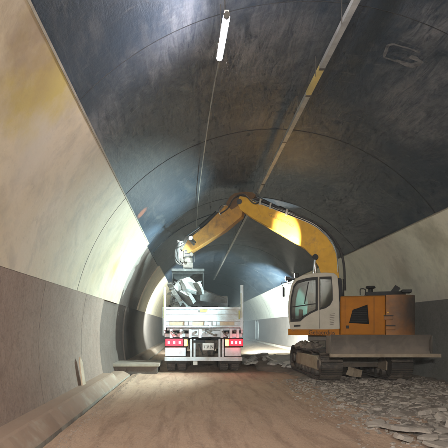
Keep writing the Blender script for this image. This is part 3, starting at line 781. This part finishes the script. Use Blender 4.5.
# bucket: mounting beam, curved back, cheeks; mouth tips down towards the truck
x0, x1 = W(172.3,0).x, W(203.5,0).x; yb = BD-C.y
zt_, zl = W(0, 272).z, W(0, 297).z
bk = []
N_ = 14
for i in range(N_+1):
    q = R_(-20+200*i/N_); bk.append((yb+.10-.40*math.sin(q)*-1, zt_-.36+.36*math.cos(q)))
inn = [(p[0]-.035*math.sin(R_(-20+200*i/N_)), p[1]-.035*math.cos(R_(-20+200*i/N_))) for i, p in enumerate(bk)]
g = MB().prism([bk+inn[::-1]], x0+.025, x1-.025, lambda u, z, v: (v, u, z))
bucket = under(g.build('bucket', M['buckp'], ex, bevel=.006))
g = MB()
for a, b in ((x0, x0+.024), (x1-.024, x1)): g.prism([bk], a, b, lambda u, z, v: (v, u, z))
g.build('cheek_plate', M['buckp'], bucket, bevel=.005)
MB().box(x0-.02, x1+.02, yb-.20, yb+.12, zt_+.004, zt_+.085).box(W(183,0).x, W(184.4,0).x, yb-.2, yb+.15, zt_+.086, W(0,268.7).z).box(W(191.5,0).x, W(193,0).x, yb-.2, yb+.15, zt_+.086, W(0,268.7).z).build('mounting_beam', M['buckp'], bucket, bevel=.01)
lip = bk[-1]
for k in range(6):
    xx = x0+.06+(x1-x0-.12)*k/5; MB().prism([[(lip[0]+.05, lip[1]-.02), (lip[0]+.05, lip[1]+.05), (lip[0]-.17, lip[1]+.0)]], xx-.035, xx+.035, lambda u, z, v: (v, u, z)).build('bucket_tooth', M['steel'], bucket, bevel=.004)

# ------------------------------------------------------------------ dump truck
TY = 14.8
tk = tag(empty('dump_truck', (.435, TY, 0)), 'white dump truck seen from behind with red tail lights lit', 'truck')
def tz(py): return CAMZ+(VY-py)/F*TY
def tx(px): return (px-VX)/F*TY-.435
XL, XR = tx(163.5), tx(243.3)
# bed
g = MB()
g.box(XL+.03, XR-.03, .09, 5.0, 1.16, 1.28)
g.box(XL+.0, XL+.06, .09, 5.0, 1.282, 2.20).box(XR-.06, XR, .09, 5.0, 1.282, 2.20).box(XL, XR, 5.002, 5.08, 1.16, 2.36)
bed = g.build('tipper_bed', M['truckw'], tk, bevel=.012)
g = MB()
for k in range(7):
    yy = .5+k*.68
    for x, w in ((XL-.062, .06), (XR+.002, .06)): g.box(x, x+w, yy, yy+.09, 1.2, 2.15)
g.build('bed_rib', M['truckw'], bed, bevel=.008)
# tailgate
z0, z1 = tz(326.5), tz(307.5)
tg = MB().box(XL+.08, XR-.08, 0, .05, z0, z1).build('tailgate', M['truckw'], tk, bevel=.01)
g = MB()
g.box(XL+.08, XR-.08, -.035, -.001, tz(309.2), z1+.01)                 # top rail
g.box(XL+.08, XR-.08, -.022, -.001, tz(314.6), tz(313.9))              # seam rib
g.box(XL+.08, XR-.08, -.04, -.001, tz(321.3), tz(319.3)).box(XL+.08, XR-.08, -.04, -.001, tz(327.5), tz(325.8))
g.build('tailgate_rail', M['truckw'], tg, bevel=.008)
for px in (167, 186, 190.5, 206, 214.5, 218, 236): MB().box(tx(px)-.05, tx(px)+.05, -.045, -.002, tz(325.6), tz(321.5)).build('tailgate_block', M['truckw'], tg, bevel=.006)
for a, b in ((169.5, 184.3), (192.3, 204.3), (219.8, 234.3)): MB().box(tx(a), tx(b), -.012, -.002, tz(325.4), tz(321.7)).build('recess_panel', M['wood'], tg)
MB().box(tx(200), tx(207.5), -.04, -.0355, tz(311.9), tz(309.6)).build('reflector_strip', M['yellowmark'], tg)
MB().box(tx(238.5), tx(240), -.045, -.001, tz(319.0), tz(310.5)).build('reflector_strip', M['yellowmark'], tg)
# corner posts
for px, top, w in ((164.6, 287, .07), (241.8, 285, .09)):
    x = tx(px); g = MB().box(x-w/2, x+w/2, -.06, .085, tz(330), tz(top)); pst = g.build('corner_post', M['truckw'], tk, bevel=.012)
    MB().box(x-w/2+.004, x-w/2+.024, -.064, -.0605, tz(318), tz(top+8)).build('yellow_stripe', M['yellowmark'], pst)
# hinge frame under the bed
g = MB().box(XL+.1, XR-.1, .1, .22, tz(330.5), tz(328.2))
for px in (171, 181, 190, 200, 222, 231, 238): g.box(tx(px)-.045, tx(px)+.045, .02, .3, tz(338), tz(328.4))
g.box(tx(190), tx(205), .04, .1, tz(335), tz(329)).box(tx(205.5), tx(222), .06, .12, tz(334), tz(330.6))
g.build('hinge_frame', M['truckw'], tk, bevel=.01)
for px, py in ((176, 334), (183, 332), (196, 332), (211, 331), (216, 335), (227, 333), (235, 331)):
    MB().cyl((tx(px), -.02, tz(py)), (tx(px), .09, tz(py)), .045, n=14).build('hydraulic_fitting', M['truckd'], tk)
g = MB()
g.box(tx(205), tx(209), -.03, .06, tz(329.5), tz(325)).bar((tx(206), -.03, tz(331)), (tx(215), .0, tz(335.5)), .05, .05)
g.build('tailgate_latch', M['truckd'], tk, bevel=.008)
MB().bar((tx(222), 0, tz(331)), (tx(228), 0, tz(337.5)), .05, .04).build('strut', M['truckd'], tk, bevel=.008)
MB().bar((tx(171), 0, tz(331)), (tx(178), 0, tz(336)), .04, .04).build('strut', M['truckd'], tk, bevel=.008)
# chassis
g = MB()
for x in (-.42, .42): g.box(x-.05, x+.05, .12, 7.0, .78, 1.05)
g.box(-.37, .37, .2, .3, .75, 1.05).box(-.37, .37, 1.9, 2.1, .75, 1.05).box(-.37, .37, .32, .9, .55, .74)
g.build('chassis', M['truckd'], tk, bevel=.01)
MB().cyl((0, .02, .72), (0, .2, .72), .11, n=20).box(-.16, .16, .12, .2, .5, .95).build('tow_coupling', M['truckd'], tk, bevel=.01)
# licence plate and little brackets round it
g = MB().box(tx(202.5), tx(214), -.02, .0, tz(350.3), tz(343.2)); lp = g.build('licence_plate', M['plate'], tk, bevel=.006)
m = Matrix.Rotation(R_(90), 4, 'X'); m.translation = (tx(203.4), -.022, tz(348.8))
o = text_mesh('7 V N', .19, M['black'], 'plate_lettering', lp, Matrix.Identity(4), .002)
w = max(v.co.x for v in o.data.vertices)
for v in o.data.vertices: v.co.x *= (tx(213.2)-tx(203.4))/w
o.data.transform(m)
MB().box(tx(193), tx(205), .0, .06, tz(342.6), tz(340.3)).bar((tx(199), .02, tz(344)), (tx(203), .02, tz(355)), .05, .04).bar((tx(216), .02, tz(343)), (tx(213), .02, tz(354.5)), .05, .04).cyl((tx(209), -.03, tz(353)), (tx(209), .08, tz(353)), .05, n=12).build('lamp_bracket', M['black'], tk, bevel=.006)
# tail lights on their white boxes
for a, b, ia, ib in ((165, 183.4, 183.8, 187.5), (229.2, 243, 225, 228.8)):
    bx = MB().box(tx(min(a, ia))-.01, tx(max(b, ib))+.01, .03, .30, tz(347.2), tz(338)).build('tail_light', M['black'], tk, bevel=.012)
    MB().box(tx(a)+.01, tx(b)-.01, .005, .029, tz(346.0), tz(339.0)).build('red_lens', M['redl'], bx, bevel=.01)
    for k in range(3):
        xm = tx(a)+.03+(tx(b)-tx(a)-.06)*(k+.5)/3; MB().box(xm-.032, xm+.032, -.001, .0045, tz(344.0), tz(341.2)).build('bulb_window', M['bulb'], bx)
    MB().box(tx(ia)+.005, tx(ib)-.005, .005, .029, tz(346.0), tz(339.5)).build('amber_lens', M['ambl'], bx, bevel=.01)
    MB().box(tx(min(a, ia))+.0, tx(max(b, ib))-.06, .04, .3, tz(356.3), tz(347.6)).build('light_box', M['truckw'], tk, bevel=.012)
g = MB().box(XL+.03, XR-.03, -.02, .10, tz(361), tz(357)); g.build('underrun_bar', M['truckw'], tk, bevel=.015)
g = MB()
for px in (191, 194.5, 219.5, 223): g.box(tx(px)-.03, tx(px)+.03, .02, .1, tz(357), tz(339))
g.build('bar_bracket', M['truckw'], tk, bevel=.006)
MB().box(tx(193.2), tx(197.4), -.03, -.021, tz(365), tz(361.4)).build('sticker', M['plate'], tk)
# wheels
def wheel(x, y, w, r=.5):
    g = MB(); n = 36
    pr = [(-w/2, r*.62), (-w/2, r*.9), (-w/2+.03, r*.98), (-w/2+.05, r), (w/2-.05, r), (w/2-.03, r*.98), (w/2, r*.9), (w/2, r*.62)]
    for i in range(n):
        q = 2*math.pi*i/n
        for px, pr_ in pr: g.v.append((x+px, y+pr_*math.cos(q), r+.012+pr_*math.sin(q)))
    k = len(pr)
    for i in range(n):
        for j in range(k): g.f.append((i*k+j, i*k+(j+1)%k, ((i+1)%n)*k+(j+1)%k, ((i+1)%n)*k+j))
    for i in range(n):
        q = 2*math.pi*(i+.5)/n; mm = Matrix.Translation((x, y, r+.012)) @ Matrix.Rotation(q, 4, 'X')
        for a, b in ((-w/2+.03, -.05), (-.03, .03), (.05, w/2-.03)): g.box(a, b, -.028, .028, r-.008, r+.010, mm)
    t = g.build('wheel', M['tyre'], tk)
    MB().cyl((x-w/2+.03, y, r+.012), (x+w/2-.03, y, r+.012), r*.615, n=28).cyl((x-w/2-.0, y, r+.012), (x+w/2, y, r+.012), .14, n=18).build('rim', M['truckd'], t)
for yy in (.85, 2.2):
    for c0 in (-1.06, -.70, .70, 1.06): wheel(c0, yy, .29)
for c0 in (-1.02, 1.02): wheel(c0, 6.3, .32)
for a, b in ((166, 187.5), (222, 241)):
    MB().box(tx(a), tx(b), .18, .20, .30, tz(356.6)).build('mud_flap', M['rubber'], tk)
MB().cyl((-1.0, .85, .512), (1.0, .85, .512), .09, n=16).cyl((-1.0, 2.2, .512), (1.0, 2.2, .512), .09, n=16).build('axle', M['truckd'], tk)
# cab of the truck in front of the bed
cb = MB().prism([[(5.3, .75), (7.35, .75), (7.45, 1.5), (7.25, 2.75), (7.0, 2.86), (5.4, 2.86), (5.3, 2.75)]], -1.22, 1.22, lambda u, z, v: (v, u, z)).build('truck_cab', M['truckw'], tk, bevel=.05, seg=3)
for x in (-1.228, 1.222): MB().prism([[(6.2, 1.7), (7.15, 1.7), (7.05, 2.5), (6.2, 2.5)]], x, x+.006, lambda u, z, v: (v, u, z)).build('side_window', M['black'], cb)
MB().prism([[(7.44, 1.65), (7.455, 1.65), (7.30, 2.6), (7.285, 2.6)]], -1.05, 1.05, lambda u, z, v: (v, u, z)).build('windscreen', M['black'], cb)
MB().box(-.8, -.1, 5.285, 5.297, 1.9, 2.4).box(.1, .8, 5.285, 5.297, 1.9, 2.4).build('rear_window', M['black'], cb)
for x in (-1.45, 1.33): MB().box(x, x+.12, 6.95, 7.05, 1.8, 2.5).bar((x*.9, 7, 2.55), (x*1.0, 7, 2.5), .03, .03).build('side_mirror', M['black'], cb, bevel=.02)
for x in (-.95, .95):
    hl = MB().box(x-.16, x+.16, 7.38, 7.46, .8, 1.0).build('headlight', M['black'], cb, bevel=.01)
    MB().box(x-.14, x+.14, 7.461, 7.467, .82, .98).build('lens', M['headl'], hl)

# ------------------------------------------------------------------ broken concrete
def chunk(r, th, seed, flat=True):
    random.seed(seed); n = random.randint(5, 8); g = MB()
    a0 = random.random()*6; rr = [r*random.uniform(.62, 1.15) for _ in range(n)]; sq = random.uniform(.68, 1)
    an = [a0+2*math.pi*(i+random.uniform(-.28, .28))/n for i in range(n)]
    bot = [(rr[i]*math.cos(an[i]), rr[i]*math.sin(an[i])*sq, -th/2+random.uniform(-.12, .12)*th) for i in range(n)]
    k = [random.uniform(.78, 1.02) for _ in range(n)]; dx, dy = random.uniform(-.1, .1)*r, random.uniform(-.1, .1)*r
    top = [(bot[i][0]*k[i]+dx, bot[i][1]*k[i]+dy, th/2+random.uniform(-.25, .2)*th) for i in range(n)]
    c = len(bot)
    g.v = bot+top+[(dx, dy, th/2+random.uniform(-.1, .25)*th)]
    g.f = [tuple(range(c-1, -1, -1))]+[(c+i, c+(i+1)%c, 2*c) for i in range(c)]+[(i, (i+1)%c, c+(i+1)%c, c+i) for i in range(c)]
    return g
def roughen(me, seed, amp):
    bm = bmesh.new(); bm.from_mesh(me); bmesh.ops.triangulate(bm, faces=bm.faces)
    bmesh.ops.subdivide_edges(bm, edges=bm.edges, cuts=2, use_grid_fill=True)
    for v in bm.verts:
        q = v.co*5+Vector((seed, 0, seed*.7)); k = noise.noise_vector(q)+.5*noise.noise_vector(q*2.6)
        v.co += Vector((k.x, k.y, k.z*.6))*amp
    bmesh.ops.triangulate(bm, faces=bm.faces); bm.to_mesh(me); bm.free()
    me.set_sharp_from_angle(angle=R_(25))
protos = {}
def chunk_mesh(key, mat, name):
    if (key, mat.name) not in protos:
        th = (.10, .13, .17, .2, .36, .12)[key % 6]
        o = chunk(.5, th, 100+key).build(name, mat, smooth=False); me = o.data; bpy.data.objects.remove(o); roughen(me, key*3.1, .05 if mat is M['slab_w'] else .035); protos[(key, mat.name)] = me
    return protos[(key, mat.name)]
def put_chunk(name, key, mat, loc, size, rot, label, group, cat='rubble'):
    o = bpy.data.objects.new(name, chunk_mesh(key, mat, name)); COL.objects.link(o)
    o.location = loc; o.scale = (size, size, size*(.8 if name == 'concrete_slab' else 1)); o.rotation_euler = rot
    return tag(o, label, cat, group)
# loose flat slabs over the right half of the road
random.seed(21); placed = []; tries = 0
while len(placed) < 290 and tries < 20000:
    tries += 1
    y = random.choice((random.uniform(5.4, 11.5), random.uniform(5.4, 9))) if random.random() < .9 else random.uniform(11.5, 13); x = random.uniform(2.5, 6.3)
    if x < rub_edge(y)-.05 or x > .58*y+.5: continue
    s = random.choice((.12, .14, .16, .18, .20, .23, .27, .33))*random.uniform(.8, 1.2)*(.9 if y > 9 else 1)
    if any((x-a)**2+(y-b)**2 < (.36*(s+c))**2 for a, b, c in placed): continue
    if y > 11 and s > .3: continue
    placed.append((x, y, s))
    st = random.getstate(); key = random.randint(0, 23)
    tilt = .28
    put_chunk('concrete_slab', key, M['slab'], (x, y, rub_z(x, y)+.02*s), s, (random.gauss(0, tilt*.5), random.gauss(0, tilt*.5), random.uniform(0, 6.3)), 'flat broken concrete slab lying loose on the rubble strip beside the dusty road', 'flat slabs scattered over the rubble strip')
    random.setstate(st); random.random(); random.random(); random.random()
# the larger pieces at the edge of the road
for px, py, s, key, rot, lab in (
    (377, 424, .5, 6, (.10, -.12, .4), 'dark wedge of broken concrete lying nearest the road at the rubble edge'),
    (404, 431, 1.0, 0, (.14, .06, 2.2), 'broad tilted concrete slab with a lit top at the rubble edge'),
    (402, 438, .5, 9, (.2, .1, 1.2), 'dark jagged lump wedged under the broad tilted slab'),
    (428, 438, .45, 13, (-.1, .1, 3.0), 'angular chunk beside the broad tilted slab, towards the right edge'),
    (438, 446, .55, 12, (.1, .05, .7), 'pale flat slab in the lowest right corner of the rubble'),
    (443, 418, .42, 10, (.5, .2, .3), 'grey round-edged lump standing up at the right edge of the rubble')):
    d = F*(CAMZ-.06)/(py-VY); p = at(px, py, d)
    put_chunk('concrete_slab', key, M['slab'], (p.x, p.y, .05+.05*s), s*.72, rot, lab, None)
# pile beyond the excavator and between it and the truck
random.seed(5)
big = [(262, 366, .95, 0, 17.0), (283, 362, 1.25, 6, 16.6), (272, 371, .6, 12, 16.2), (252, 369, .5, 3, 16.6), (247, 362, .7, 8, 18), (291, 369, .7, 1, 15.9), (258, 357, .8, 13, 19), (276, 356, .7, 2, 18.6)]
labs = ['pale flat slab in the pile right of the truck wheels', 'largest pale slab leaning in the pile before the excavator track', 'low broken slab at the front of the pile between truck and excavator', 'small chunk nearest the truck in the pile', 'chunk deep in the pile close behind the truck corner', 'slab lying against the far end of the excavator track', 'slab at the back of the pile, dimly lit', 'small slab on top of the pile behind the largest slab']
for (px, py, s, key, d), lab in zip(big, labs):
    p = at(px, py, d); z = max(.1, rub_z(min(6.9, max(2.3, p.x)), d)+.08*s)
    put_chunk('concrete_slab', key, M['slab_p'], (p.x, d, z), s, (random.gauss(.12, .15), random.gauss(-.1, .2), random.uniform(0, 6)), lab, None)
for k in range(34):
    x, y = random.gauss(2.7, .55), random.gauss(17.2, 1.1)
    if x < 2.0 or y < 15.4: continue
    s = random.uniform(.15, .45)
    put_chunk('concrete_chunk', random.randint(0, 23), M['slab_p'], (x, y, max(.02, rub_z(max(2.3, x), y))+.05), s, (random.gauss(0, .35), random.gauss(0, .35), random.uniform(0, 6)), 'small pale chunk in the broken concrete pile between truck and excavator', 'chunks in the pile beyond the excavator')
# debris lying on the near track and under the blade
random.seed(9)
for k in range(16):
    x, y = 3.42+random.uniform(0, .45), 13.3+random.uniform(0, 1.7)
    put_chunk('track_debris', random.randint(0, 23), M['rubble'], (x, y, .87+EZ+random.uniform(.0, .10)-.06), random.uniform(.2, .42), (random.gauss(0, .4), random.gauss(0, .4), random.uniform(0, 6)), 'dark lump of broken concrete lying on top of the excavator track', 'debris on the excavator track')
p = at(355, 368, 12.6)
put_chunk('concrete_lump', 4, M['tan'], (p.x, p.y, .26), .55, (.2, .1, .5), 'tan concrete block lying in the dark under the raised blade', None)
# heap in the truck bed, highest at the left under the bucket
random.seed(13)
for k in range(58):
    x = random.uniform(-.70, 1.55); y = TY+random.uniform(.35, 4.4)
    hmax = 1.72+.62*math.exp(-((x+.35)**2/.25+(y-TY-.8)**2/.9))+.3*math.exp(-((x-.5)**2/1.2+(y-TY-1.5)**2/2))
    z = random.uniform(hmax-.3, hmax); s = random.uniform(.3, .62)
    put_chunk('concrete_chunk', random.randint(0, 23), M['slab_w'], (x, y, z), s, (random.gauss(0, .5), random.gauss(0, .5), random.uniform(0, 6)), 'pale concrete chunk heaped in the bed of the white truck', 'chunks heaped in the truck bed')
for k in range(44):
    w_ = random.random(); p = at(random.uniform(169.5, 180+12*w_), 282+24*w_, TY+random.uniform(.3, .85)); s = random.uniform(.10, .36)
    put_chunk('concrete_chunk', random.randint(0, 23), M['slab_w'], (max(p.x, -.62), p.y, p.z-.02), s, (random.gauss(0, .7), random.gauss(0, .7), random.uniform(0, 6)), 'pale concrete chunk sliding from the bucket onto the heap in the truck', 'chunks sliding from the bucket')
for k in range(5):
    p = at(random.uniform(178, 200), random.uniform(283, 292), BD+random.uniform(-.1, .15)); 
    put_chunk('concrete_chunk', random.randint(0, 23), M['slab_w'], p, random.uniform(.3, .5), (random.gauss(0, .6), random.gauss(0, .6), random.uniform(0, 6)), 'pale concrete chunk still held in the mouth of the bucket', 'chunks held in the bucket')
g = MB(); nxh, nyh = 46, 70
for j in range(nyh+1):
    for i in range(nxh+1):
        x = -.79+2.45*i/nxh; y = TY+.12+4.7*j/nyh
        hm_ = 1.62+.62*math.exp(-((x+.35)**2/.28+(y-TY-.75)**2/.8))+.3*math.exp(-((x-.5)**2/1.2+(y-TY-1.6)**2/2))
        q = Vector((x, y, 1.5)); hm_ += .10*noise.noise(q*2.1)+.07*noise.noise(q*5)+.04*abs(noise.noise(q*12))
        g.v.append((x, y, hm_))
for j in range(nyh):
    for i in range(nxh): a = j*(nxh+1)+i; g.f.append((a, a+1, a+nxh+2, a+nxh+1))
tag(g.build('spoil_heap', M['slab_w'], smooth=False), 'grey crumbled concrete spoil filling the bed of the white truck', 'spoil', None, 'stuff')
# big broken plates gripped by the bucket
for k, (px, py, s_, key, rot) in enumerate(((191, 285, .88, 1, (.9, .5, .2)), (180, 287, .62, 8, (.6, -.7, 1.0)), (198, 288, .6, 14, (1.1, .3, 2.0)), (177, 297, .7, 2, (.4, .9, .5)), (187, 298, .7, 20, (.8, -.4, 2.6)))):
    put_chunk('concrete_plate', key, M['slab_w'], at(px, py, BD-.12-.03*k), s_, rot, ('largest grey concrete plate standing in the mouth of the bucket', 'grey plate tipped against the left side of the bucket', 'small grey plate at the right cheek of the bucket', 'grey plate sliding off below the left end of the bucket', 'grey plate jammed under the middle of the bucket lip')[k], None)
# long slab lying across the heap, pointing right
a, b = at(197, 293, TY+.7), at(229, 298, TY+1.4)
g = MB(); m0 = (a+b)/2
g.prism([[(0, 0), (.25, .12), (1.15, -.05), (1.15, -.2), (.5, -.22), (.05, -.2)]], -.22, .22); 
o = g.build('concrete_slab', M['slab_w'], bevel=.01, smooth=False); o.location = a; o.rotation_euler = (.35, .06, math.atan2(b.y-a.y, b.x-a.x))
tag(o, 'long pointed pale slab jutting right from under the bucket over the truck bed', 'rubble')
# gravel: nobody could count it
g = MB(); random.seed(31)
for k in range(6400):
    if k < 4300: y = random.uniform(5.0, 13) ; x = random.uniform(rub_edge(y)-.35*random.random()**2*2, 6.6)
    else: y = random.uniform(5, 16); x = random.uniform(-1.7, 3.0) if k % 2 == 0 else -1.7+abs(random.gauss(0, .12))
    z = max(road_z(x, y), rub_z(x, y) if x > 2.3 else -1)
    s = random.uniform(.008, .05) if k < 4300 else random.uniform(.004, .012)
    q = random.uniform(0, 6.3); e = [random.uniform(.6, 1.3) for _ in range(6)]
    vs = [(x+s*e[i]*math.cos(q+i*1.57), y+s*e[i]*math.sin(q+i*1.57), z-.004) for i in range(4)]+[(x+s*.6*e[4]*math.cos(q+i*1.57+.4), y+s*.6*e[5]*math.sin(q+i*1.57+.4), z+s*.38*e[i]) for i in range(4)]
    g.add(vs, [(0,1,5,4),(1,2,6,5),(2,3,7,6),(3,0,4,7),(4,5,6,7)])
tag(g.build('gravel', M['crumb'], smooth=False), 'loose gravel and concrete crumbs over the rubble strip', 'gravel', None, 'stuff')

# ------------------------------------------------------------------ light
def world_of(l3): return Vector((C.x, C.y, EZ))+Vector((*(fwd*l3.x+lef*l3.y), l3.z))
def light(name, typ, loc, power, col, rad=.05, target=None, spot=60, blend=.4):
    l = bpy.data.lights.new(name, typ); l.energy = power; l.color = col; l.shadow_soft_size = rad
    if typ == 'SPOT': l.spot_size = R_(spot); l.spot_blend = blend
    o = bpy.data.objects.new(name, l); COL.objects.link(o); o.location = loc
    if target is not None: o.rotation_euler = (Vector(target)-Vector(loc)).to_track_quat('-Z', 'Y').to_euler()
    return o
wlw = world_of(wl)
light('work_lamp_light', 'SPOT', wlw+Vector((-.05, -.14, -.02)), 300, (.80, .98, 1.0), .05, wlw+Vector((-.9, .1, -.8)), 150, .6)
clw = world_of(Vector((u_front+.14, VL-.30, rz-.02)))
light('cab_lamp_light', 'SPOT', clw, 1800, (.70, .97, 1.0), .05, (-2.1, 12.9, 2.9), 112, .65)
rlw = world_of(Vector((ru+.12, VL-.14, rz+.06)))
light('roof_lamp_light', 'SPOT', rlw, 2700, (1, .93, .80), .04, world_of(L3(288, 241, bv)), 31, .5)
light('headlight_light', 'SPOT', (.435-.95, TY+7.52, .9), 6000, (.80, .97, 1.0), .08, (-1.6, TY+16, 4.0), 88, .8)
light('headlight_light', 'SPOT', (.435+.95, TY+7.52, .9), 42000, (.78, .96, 1.0), .08, (7.6, 32, 3.0), 52, .6)
for px in (174, 236):
    light('tail_light_glow', 'POINT', (tx(px)+.435, TY-.12, tz(342.5)), 4.0, (1, .06, .08), .05)
# unseen floodlights on a mast, added to light the road and truck
fm = tag(empty('added_floodlight_mast', (-.6, -3.2, 0)), 'unseen tripod floodlight added behind the photographer to light road and truck', 'floodlight')
MB().cyl((0,0,.5), (0,0,2.9), .03, n=12).build('mast', M['tray'], fm)
for k in range(3):
    q = R_(120*k+30); MB().cyl((0,0,.9), (.7*math.cos(q), .7*math.sin(q), .02), .02, n=8).build('leg', M['tray'], fm)
for x in (-.3, .3):
    h = MB().box(x-.16, x+.16, -.06, .05, 2.75, 3.0).build('lamp_head', M['black'], fm, bevel=.02)
    MB().box(x-.14, x+.14, .051, .056, 2.77, 2.98).build('lens', M['headl'], h)
    light('added_floodlight_light', 'SPOT', (-.6+x, -3.1, 2.88), 1650, (1, .95, .88), .12, (-.1+x*3, 13, 2.0), 92, 1.0)

w = bpy.data.worlds.new('World'); S.world = w; w.use_nodes = True
nt = w.node_tree; sky = nt.nodes.new('ShaderNodeTexSky'); sky.sky_type = 'NISHITA'; sky.sun_disc = False
sky.sun_elevation = R_(20); sky.sun_rotation = R_(200)
nt.links.new(sky.outputs[0], nt.nodes['Background'].inputs[0]); nt.nodes['Background'].inputs[1].default_value = .05

hm = bpy.data.materials.new('dusty_air'); hm.use_nodes = True; hn = hm.node_tree
hn.nodes.remove(hn.nodes['Principled BSDF']); pv = hn.nodes.new('ShaderNodeVolumePrincipled')
pv.inputs['Color'].default_value = (.86, .88, .87, 1); pv.inputs['Density'].default_value = .0032; pv.inputs['Anisotropy'].default_value = .2
hm.cycles.homogeneous_volume = True
hn.links.new(pv.outputs[0], hn.nodes['Material Output'].inputs['Volume'])
hz = MB().box(-420, 420, -420, 620, -1.4, 6.6).build('haze', hm, smooth=False); tag(hz, kind='stuff')
cam = bpy.data.cameras.new('camera'); co = bpy.data.objects.new('camera', cam); COL.objects.link(co)
co.location = (0, 0, CAMZ); co.rotation_euler = (R_(90), 0, 0)
cam.sensor_width = 36; cam.lens = F/448*36; cam.shift_x = (224-VX)/448; cam.shift_y = (VY-224)/448; cam.clip_end = 1500; cam.clip_start = .05
S.camera = co
S.view_settings.view_transform = 'Standard'; S.view_settings.look = 'None'; S.view_settings.exposure = .36; S.view_settings.gamma = 1
S.cycles.use_denoising = True
try: S.cycles.denoiser = 'OPENIMAGEDENOISE'
except Exception: pass
S.cycles.volume_bounces = 0; S.cycles.use_adaptive_sampling = True; S.cycles.adaptive_threshold = .06; S.cycles.adaptive_min_samples = 12
S.cycles.max_bounces = 5; S.cycles.diffuse_bounces = 3; S.cycles.glossy_bounces = 2; S.cycles.transparent_max_bounces = 8; S.cycles.sample_clamp_indirect = 6
